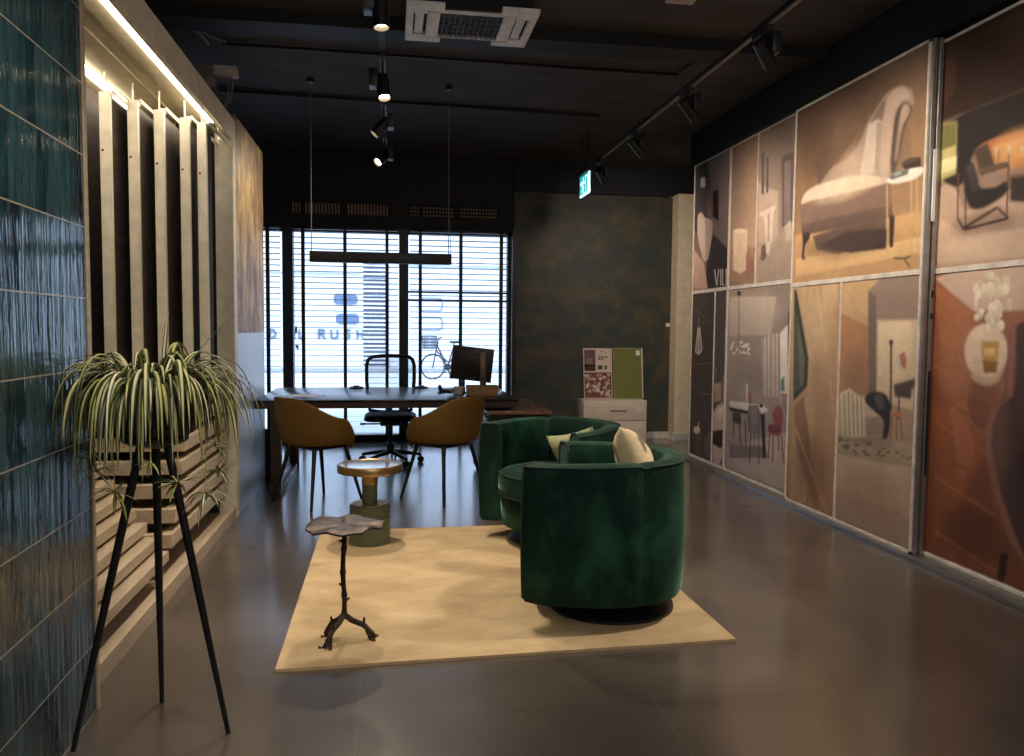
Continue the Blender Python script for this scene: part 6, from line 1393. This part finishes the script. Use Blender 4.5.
fr = [backp(-.86, 0.50)] + [backp(-.93, 0.6), backp(-1, 0.8), backp(-1, 0.95), backp(-.93, 1.005), backp(-.78, 1.03), backp(-.4, 1.04), backp(0, 1.042), backp(.4, 1.04), backp(.78, 1.03), backp(.93, 1.005), backp(1, 0.95), backp(1, 0.8), backp(.93, .6), backp(.86, 0.50), backp(.4, 0.48), backp(-.4, 0.48)]
bf = MB().tube(fr, 0.019, 10, closed=True).build('back_frame', M['black_plastic'], t, B)
q = NT('see_through_mesh'); tr = q.n('ShaderNodeBsdfTransparent'); mx = q.n('ShaderNodeMixShader'); mx.inputs[0].default_value = 0.38
q.b.inputs['Base Color'].default_value = lin((60, 70, 90)); q.b.inputs['Roughness'].default_value = 0.8
q.l(tr.outputs[0], mx.inputs[1]); q.l(q.b.outputs[0], mx.inputs[2]); q.l(mx.outputs[0], q.t.nodes['Material Output'].inputs['Surface'])
M['seethrough'] = q.m
m = MB(); m.grid(lambda u, v: Vector(backp((2 * u - 1) * 0.95, 0.49 + 0.545 * v)), 10, 12); m.build('back_mesh', M['seethrough'], bf, B)
m = MB(); m.tube([(0, 7.86, 0.40), (0, 8.02, 0.44), (0, 8.045, 0.56), (0, 8.03, 0.66)], [0.022, 0.02, 0.018, 0.012], 10); m.tube([(-0.2, 8.0, 0.62), (-0.1, 8.03, 0.6), (0, 8.04, 0.60), (0.1, 8.03, 0.6), (0.2, 8.0, 0.62)], 0.012, 8)
m.build('back_support', M['black_plastic'], t, B)

# ================================================================== WHITE CABINET WITH SAMPLE BOARDS
B = (2.6, 9.02, 0)
t = thing('cabinet', 'low cream white drawer cabinet against the dark wallpaper wall', 'cabinet', B)
m = MB(); m.box(2.20, 2.965, 8.86, 9.20, 0.0, 0.50, 0.003); m.build('carcass', M['white'], t, B)
d = MB().box(2.205, 2.955, 8.842, 8.858, 0.27, 0.495, 0.002).build('drawer', M['white'], t, B)
MB().box(2.52, 2.72, 8.836, 8.843, 0.375, 0.39, 0.002).build('handle_slot', M['cable'], d, B)
MB().box(2.205, 2.955, 8.842, 8.858, 0.02, 0.264, 0.002).build('drawer', M['white'], t, B)
tilt = math.radians(-8)
def board(name, label, x0, x1, zt_, y, painter, edge):
    b = ((x0 + x1) / 2, y, 0.5005); t = thing(name, label, 'sample board', b, 0, 'sample boards on the white cabinet'); t.rotation_euler = (tilt, 0, 0)
    w, hh = (x1 - x0) / 2, zt_ - 0.5
    MB().box(-w, w, 0.0, 0.022, 0.0, hh, 0.002).build('board', edge, t)
    painter(t, w, hh); return t
def paint_leaflet(t, w, hh):
    m = MB(); W = 2 * w
    def rect(x0, x1, z0, z1, c, k=0):
        y = -0.0012 - k * 0.0003; cl = lin(c)
        m.tri_poly([(-w + x0 * W, y, z0 * hh), (-w + x1 * W, y, z0 * hh), (-w + x1 * W, y, z1 * hh), (-w + x0 * W, y, z1 * hh)], lambda p: cl)
    rect(0.0, 1, 0.0, 1, (214, 196, 186)); rect(0.03, 0.42, 0.55, 0.97, (108, 82, 84), 1); rect(0.03, 0.42, 0.55, 0.68, (66, 46, 48), 2); rect(0.1, 0.3, 0.62, 0.8, (140, 112, 110), 2)
    rect(0.03, 0.97, 0.02, 0.52, (120, 76, 66), 1)
    rnd = random.Random(9)
    for i in range(46):
        cx, cz = rnd.uniform(0.08, 0.92), rnd.uniform(0.05, 0.48); r = rnd.uniform(0.03, 0.08); cl = lin(rnd.choice([(206, 184, 172), (186, 160, 148), (222, 204, 192), (150, 108, 98)]))
        m.tri_poly([(-w + cx * W + r * W * math.cos(a) * (1 + .4 * math.sin(3 * a + i)), -0.002 - i * 0.00005, cz * hh + r * 0.5 * math.sin(a) * (1 + .4 * math.sin(3 * a + i)) * 0.6) for a in [2 * PI * k / 12 for k in range(12)]], lambda p, cl=cl: cl)
    m.build('print', M['leaflet'], t, smooth=False, recalc=False)
    m = MB(); W = 2 * w
    def blk(x0, x1, z0, z1): m.box(-w + x0 * W, -w + x1 * W, -0.0026, -0.0016, z0 * hh, z1 * hh)
    for z, xs in ((0.81, ((.52, .58), (.6, .64), (.66, .74), (.76, .84))), (0.77, ((.52, .6), (.62, .7)))):
        for a, b_ in xs: blk(a, b_, z, z + 0.026)
    blk(.6, .68, .925, .94); blk(.50, .66, .58, .66); blk(.74, .82, .58, .66)
    m.build('blurred_lettering', M['stripgreen'], t, smooth=False)
board('sample_board', 'leaflet board with brown floral print and small text, left on the white cabinet', 2.275, 2.625, 1.105, 9.12, paint_leaflet, M['white'])
def paint_green(t, w, hh):
    MB().box(-w + 0.004, w - 0.018, -0.0016, 0.0, 0.003, hh - 0.003).build('green_face', M['olive'], t, smooth=False)
    MB().box(w - 0.085, w - 0.035, -0.0035, -0.0016, hh - 0.09, hh - 0.03).build('white_sticker', M['paper'], t, smooth=False)
board('sample_board', 'plain olive green sample board with a white sticker, right on the white cabinet', 2.645, 3.01, 1.11, 9.12, paint_green, M['white'])

B = (3.326, 9.21, 1.38)
t = thing('light_switch', 'small white switch on the dark wallpaper wall beside the cream pier', 'switch', B)
MB().box(3.30, 3.352, 9.208, 9.219, 1.365, 1.41, 0.003).build('plate', M['white'], t, B)
MB().box(3.308, 3.344, 9.203, 9.209, 1.375, 1.40, 0.002).build('rocker', M['paper'], t, B)

# ================================================================== PENDANT OVER THE DESK
B = (-0.073, 6.6, 3.3)
t = thing('pendant_lamp', 'long black bar pendant lamp hanging over the desk', 'pendant lamp', B)
MB().box(-0.645, 0.50, 6.575, 6.625, 1.848, 1.935, 0.003).build('lamp_bar', M['black'], t, B)
MB().box(-0.62, 0.475, 6.585, 6.615, 1.846, 1.849).build('diffuser', M['cable'], t, B, smooth=False)
for x in (-0.63, 0.475): MB().cyl((x, 6.6, 1.93), (x, 6.6, 3.29), 0.0035, 8).build('suspension_cable', M['cable'], t, B)
for x in (-0.63, 0.475): MB().lathe([(0.03, 3.265), (0.03, 3.3)], (x, 6.6, 0), 20).build('ceiling_rose', M['black'], t, B)
MB().tube([(0.475, 6.6, 2.25), (0.487, 6.6, 2.15), (0.492, 6.6, 2.0), (0.49, 6.6, 1.93)], 0.003, 6).build('power_cord', M['cable'], t, B)

# ================================================================== CEILING: AIR CONDITIONER, PIPES, LIGHTS
B = (0.475, 4.93, 3.3)
t = thing('air_conditioner', 'grey white ceiling cassette air conditioner with a dark central grille', 'air conditioner', B)
MB().box(0.12, 0.83, 4.66, 5.17, 3.17, 3.3).build('casing', M['duct'], t, B, smooth=False)
m = MB()
x0, x1, y0, y1 = 0.09, 0.86, 4.62, 5.19
for a, b, c_, d in ((x0, x0 + .045, y0 + .12, y1 - .12), (x1 - .045, x1, y0 + .12, y1 - .12), (x0 + .125, x0 + .20, y0 + .09, y1 - .09), (x1 - .20, x1 - .125, y0 + .09, y1 - .09), (x0, x0 + .125, y0, y0 + .12), (x0, x0 + .125, y1 - .12, y1), (x1 - .125, x1, y0, y0 + .12), (x1 - .125, x1, y1 - .12, y1), (x0 + .125, x0 + .22, y0, y0 + .08), (x0 + .125, x0 + .22, y1 - .08, y1), (x1 - .22, x1 - .125, y0, y0 + .08), (x1 - .22, x1 - .125, y1 - .08, y1), (x0 + .19, x1 - .19, y0 + .088, y0 + .1), (x0 + .19, x1 - .19, y1 - .1, y1 - .088)):
    m.box(a, b, c_, d, 3.145, 3.172, 0.003)
m.build('face_panel', M['ac_white'], t, B)
m = MB(); m.box(x0 + .2, x1 - .2, y0 + .08, y1 - .08, 3.163, 3.172)
for k in range(11): xx = x0 + .22 + k * 0.032; m.box(xx, xx + 0.008, y0 + .09, y1 - .09, 3.148, 3.165)
for k in range(5): yy = y0 + .13 + k * 0.075; m.box(x0 + .2, x1 - .2, yy, yy + .005, 3.152, 3.160)
m.build('grille', M['acgrille'], t, B, smooth=False)
for xx in (x0 + .055, x1 - .115): MB().box(xx, xx + 0.05, y0 + .13, y1 - .13, 3.152, 3.158, m=None).build('louvre', M['ac_white'], t, B, smooth=False)
# drop rod of the cassette
B = (1.02, 4.7, 3.3)
def pipe(name, pts, r, m_, label, cat, group=None):
    b = pts[0]; o = MB().tube(pts, r, 10).build(name, m_, None, b); tag(o, label, cat, group); return o
o = MB().box(-1.6, 3.0, 5.22, 5.46, 3.215, 3.3).build('air_duct', M['duct'], None, (0.7, 5.34, 3.3), smooth=False); tag(o, 'flat black duct crossing the ceiling behind the air conditioner', 'duct')
pipe('conduit', [(-1.15, 5.86, 3.28), (0.2, 5.89, 3.28), (1.26, 5.92, 3.28), (2.14, 5.94, 3.28), (2.19, 5.92, 3.28), (2.2, 5.6, 3.28)], 0.012, M['conduit'], 'thin black conduit crossing the ceiling with a bent end by the right track', 'pipe', 'black ceiling conduits')
pipe('conduit', [(-1.4, 7.0, 3.28), (0.5, 7.1, 3.28), (1.9, 7.2, 3.28)], 0.014, M['conduit'], 'straight black conduit crossing the ceiling nearest the shop window', 'pipe', 'black ceiling conduits')
pipe('conduit', [(-1.33, 5.30, 3.285), (-1.22, 5.72, 3.285), (-1.12, 5.84, 3.285)], 0.009, M['cable'], 'pale thin conduit on the ceiling, right one of the pair above the niche', 'pipe', 'pale conduits above the niche')
pipe('conduit', [(-1.375, 5.28, 3.285), (-1.265, 5.72, 3.285), (-1.255, 5.9, 3.285)], 0.009, M['cable'], 'pale thin conduit on the ceiling, left one of the pair above the niche', 'pipe', 'pale conduits above the niche')
B = (1.71, 4.62, 3.3)
t = thing('smoke_detector', 'small pale rectangular plate on the ceiling right of the air conditioner', 'ceiling plate', B)
MB().box(1.625, 1.795, 4.575, 4.67, 3.275, 3.3, 0.004).build('plate', M['sensor'], t, B)
MB().lathe([(0.03, 3.268), (0.032, 3.276)], (1.71, 4.62, 0), 20).build('sensor_head', M['sensor'], t, B)
B = (-1.1, 5.4, 2.72)
t = thing('junction_box', 'pale power box with loose cables above the niche corner', 'junction box', B)
MB().box(-1.15, -1.00, 5.52, 5.60, 2.965, 3.03, 0.006).build('box_body', M['sensor'], t, B)
MB().box(-1.25, -1.15, 5.55, 5.62, 2.90, 3.04, 0.004).box(-1.22, -1.18, 5.57, 5.6, 2.72, 2.92).build('bracket', M['cable'], t, B)
for dx in (0, 0.022): MB().tube([(-1.06 + dx, 5.56, 2.97), (-1.055 + dx, 5.56, 2.90), (-1.07 + dx, 5.57, 2.82), (-1.10 + dx * .5, 5.58, 2.765), (-1.12, 5.6, 2.725)], 0.004, 7).build('cable', M['cable'], t, B)
MB().tube([(-1.2, 5.56, 2.92), (-1.19, 5.55, 2.84), (-1.21, 5.54, 2.78), (-1.22, 5.54, 2.725)], 0.004, 7).build('cable', M['cable'], t, B)

def track(name, x, ys, label, z=3.0):
    b = (x, (ys[0] + ys[1]) / 2, 3.3); t = thing('lighting_track', label, 'light track', b, 0, 'ceiling light tracks')
    MB().box(x - 0.017, x + 0.017, ys[0], ys[1], z - 0.032, z, 0.003).build('rail', M['black'], t, b, smooth=False)
    if name == 'right': MB().box(x - 0.012, x + 0.012, ys[0], ys[1], z - 0.0345, z - 0.032).build('rail_slot', M['cable'], t, b, smooth=False)
    y = ys[0] + 0.3
    while y < ys[1]: MB().cyl((x, y, z), (x, y, 3.3), 0.005, 8).build('hanger_rod', M['black'], t, b); y += 9
track('left', -0.05, (1.6, 7.75), 'black light track above the rug, left of the air conditioner', 3.09)
track('right', 1.93, (1.6, 7.35), 'black light track with pale slot running along the photo boards', 2.93)

def spotlight(loc, aim, label, group, power, lit=True, size=60, blend=0.7, cylr=0.042, ln=0.15, color=(1, 0.85, 0.66), zt=3.0, lampsize=0.04, gearside=1):
    L = Vector(loc); d = (Vector(aim) - L).normalized()
    b = (L.x, L.y, zt - 0.035)
    t = thing('spotlight', label, 'spotlight', b, 0, group)
    MB().box(L.x - 0.018, L.x + 0.018, L.y - 0.09, L.y + 0.09, zt - 0.062, zt - 0.034, 0.003).build('track_adapter', M['black'], t, b)
    MB().cyl((L.x, L.y, zt - 0.06), (L.x, L.y, L.z + 0.01), 0.009, 10).build('stem', M['black'], t, b)
    gx = gearside
    MB().box(L.x + 0.03 * gx - (0.045 if gx < 0 else 0) , L.x + 0.03 * gx + (0.045 if gx > 0 else 0), L.y - 0.06, L.y + 0.06, L.z - 0.03, L.z + 0.075, 0.003).box(L.x - 0.01, L.x + 0.035 * gx + (0.001 if gx > 0 else 0), L.y - 0.015, L.y + 0.015, L.z - 0.01, L.z + 0.02).build('gear_box', M['black'], t, b) if gx > 0 else MB().box(L.x - 0.085, L.x - 0.03, L.y - 0.06, L.y + 0.06, L.z - 0.03, L.z + 0.075, 0.003).box(L.x - 0.04, L.x + 0.01, L.y - 0.015, L.y + 0.015, L.z - 0.01, L.z + 0.02).build('gear_box', M['black'], t, b)
    q = d.to_track_quat('Z', 'Y').to_matrix().to_4x4()
    mt = Matrix.Translation(L) @ q
    hd = MB().lathe([(0.030, -0.05), (cylr, -0.045), (cylr, ln - 0.05), (cylr - 0.004, ln - 0.05), (cylr - 0.005, ln - 0.075), (0, ln - 0.075)], (0, 0, 0), 32, m=mt).build('lamp_head', M['black'], t, b)
    if lit:
        MB().lathe([(cylr - 0.007, ln - 0.072), (0.012, ln - 0.066), (0, ln - 0.065)], (0, 0, 0), 28, m=mt).build('lens', M['lamp'], hd, b)
        if power > 0:
            ld = bpy.data.lights.new('spot_beam', 'SPOT'); ld.energy = power; ld.spot_size = math.radians(size); ld.spot_blend = blend
            ld.color = color; ld.shadow_soft_size = lampsize
            lo = bpy.data.objects.new('spot_beam', ld); COL.objects.link(lo)
            lo.location = L + d * (ln - 0.04); lo.rotation_euler = d.to_track_quat('-Z', 'Y').to_euler()
    return t
G1 = 'spotlights on the left track'; G2 = 'spotlights on the right track'
for (loc, aim, lab, pw, sz, gs) in SPOTS_L: spotlight(loc, aim, lab, G1, pw, True, sz, 0.8, zt=3.09, gearside=gs, ln=0.16)
for (loc, aim, lab, pw, sz, gs) in SPOTS_R: spotlight(loc, aim, lab, G2, pw, True, sz, 1.0, zt=2.93, cylr=0.036, ln=0.16, gearside=gs, color=(1, 0.83, 0.64))

# exit sign hanging at the end of the right track
B = (1.93, 7.84, 3.3)
t = thing('exit_sign', 'small lit green emergency exit sign with running figure under the ceiling', 'exit sign', B)
MB().box(1.922, 1.938, 7.66, 8.02, 2.675, 2.875, 0.003).build('sign_plate', M['signgreen'], t, B)
m = MB()
def sb(y0, y1, z0, z1): m.box(1.9195, 1.9222, y0, y1, z0, z1)
X_ = 1.921
def st_(a, b, w): m.bar((X_, a[0], a[1]), (X_, b[0], b[1]), 0.002, w, up=(0, a[1] - b[1], b[0] - a[0]))
sb(7.67, 8.01, 2.682, 2.690)
sb(7.69, 7.70, 2.70, 2.85); sb(7.69, 7.78, 2.842, 2.852); sb(7.77, 7.78, 2.70, 2.85)          # door
m.prism([(1.9195, 7.86 + 0.016 * math.cos(a), 2.835 + 0.016 * math.sin(a)) for a in [k * PI / 6 for k in range(12)]], (0.0027, 0, 0))
def limb(a, b, w):
    a = Vector((1.9195, *a)); b = Vector((1.9195, *b)); d = (b - a).normalized(); n_ = Vector((0, -d.z, d.y)) * w / 2
    m.prism([a + n_, b + n_, b - n_, a - n_], (0.0027, 0, 0))
limb((7.865, 2.815), (7.89, 2.755), 0.024); limb((7.866, 2.81), (7.83, 2.785), 0.011); limb((7.83, 2.785), (7.815, 2.805), 0.010); limb((7.87, 2.805), (7.905, 2.80), 0.011); limb((7.905, 2.80), (7.915, 2.775), 0.010)
limb((7.885, 2.76), (7.85, 2.735), 0.014); limb((7.85, 2.735), (7.85, 2.695), 0.012); limb((7.89, 2.757), (7.92, 2.725), 0.014); limb((7.92, 2.725), (7.955, 2.715), 0.012)
limb((7.94, 2.80), (8.0, 2.80), 0.012); limb((7.945, 2.80), (7.965, 2.825), 0.012); limb((7.945, 2.80), (7.965, 2.775), 0.012)
m.build('pictogram', M['signwhite'], t, B, smooth=False)
MB().box(1.921, 1.939, 7.655, 7.662, 2.672, 2.878).box(1.921, 1.939, 7.66, 8.02, 2.668, 2.676).build('lit_edge', M['signwhite'], t, B, smooth=False)
MB().box(1.895, 1.965, 7.66, 8.02, 2.875, 2.925, 0.003).cyl((1.93, 7.72, 2.92), (1.93, 7.72, 3.3), 0.006, 8).cyl((1.93, 7.96, 2.92), (1.93, 7.96, 3.3), 0.006, 8).build('housing', M['black'], t, B)
B = (1.74, 8.3, 3.3)

# ================================================================== LIGHT AND COLOUR MANAGEMENT
w = bpy.data.worlds.new('sky'); scene.world = w; w.use_nodes = True
bg = w.node_tree.nodes['Background']; bg.inputs['Color'].default_value = (0.72, 0.86, 1.0, 1); bg.inputs['Strength'].default_value = SKY
sd = bpy.data.lights.new('sun', 'SUN'); sd.energy = SUN; sd.angle = 0.02; sd.color = (1, 0.97, 0.92)
so = bpy.data.objects.new('sun', sd); COL.objects.link(so); so.location = (0, 2, 12)
so.rotation_euler = Vector((0.25, 0.75, -0.75)).to_track_quat('-Z', 'Y').to_euler()
def area(loc, aim, sx, sy, e, col):
    ld = bpy.data.lights.new('unseen_fill', 'AREA'); ld.shape = 'RECTANGLE'; ld.size = sx; ld.size_y = sy; ld.energy = e; ld.color = col  # added fill lights high around the camera, no fixture
    lo = bpy.data.objects.new('unseen_fill', ld); COL.objects.link(lo); lo.location = loc
    lo.rotation_euler = (Vector(aim) - Vector(loc)).to_track_quat('-Z', 'Y').to_euler(); return lo
for a in AREAS: area(*a)
for loc, aim, e, sz, col in EXTRA:
    ld = bpy.data.lights.new('unseen_spot', 'SPOT'); ld.energy = e; ld.spot_size = math.radians(sz); ld.spot_blend = 0.9; ld.color = col; ld.shadow_soft_size = 0.06  # unseen spots without fixtures; the off-track one is added to brighten the armchair
    lo = bpy.data.objects.new('unseen_spot', ld); COL.objects.link(lo); lo.location = loc
    lo.rotation_euler = (Vector(aim) - Vector(loc)).to_track_quat('-Z', 'Y').to_euler()
scene.view_settings.view_transform = 'Standard'
scene.view_settings.look = 'None'
scene.view_settings.exposure = EXPO
scene.view_settings.gamma = 1.0
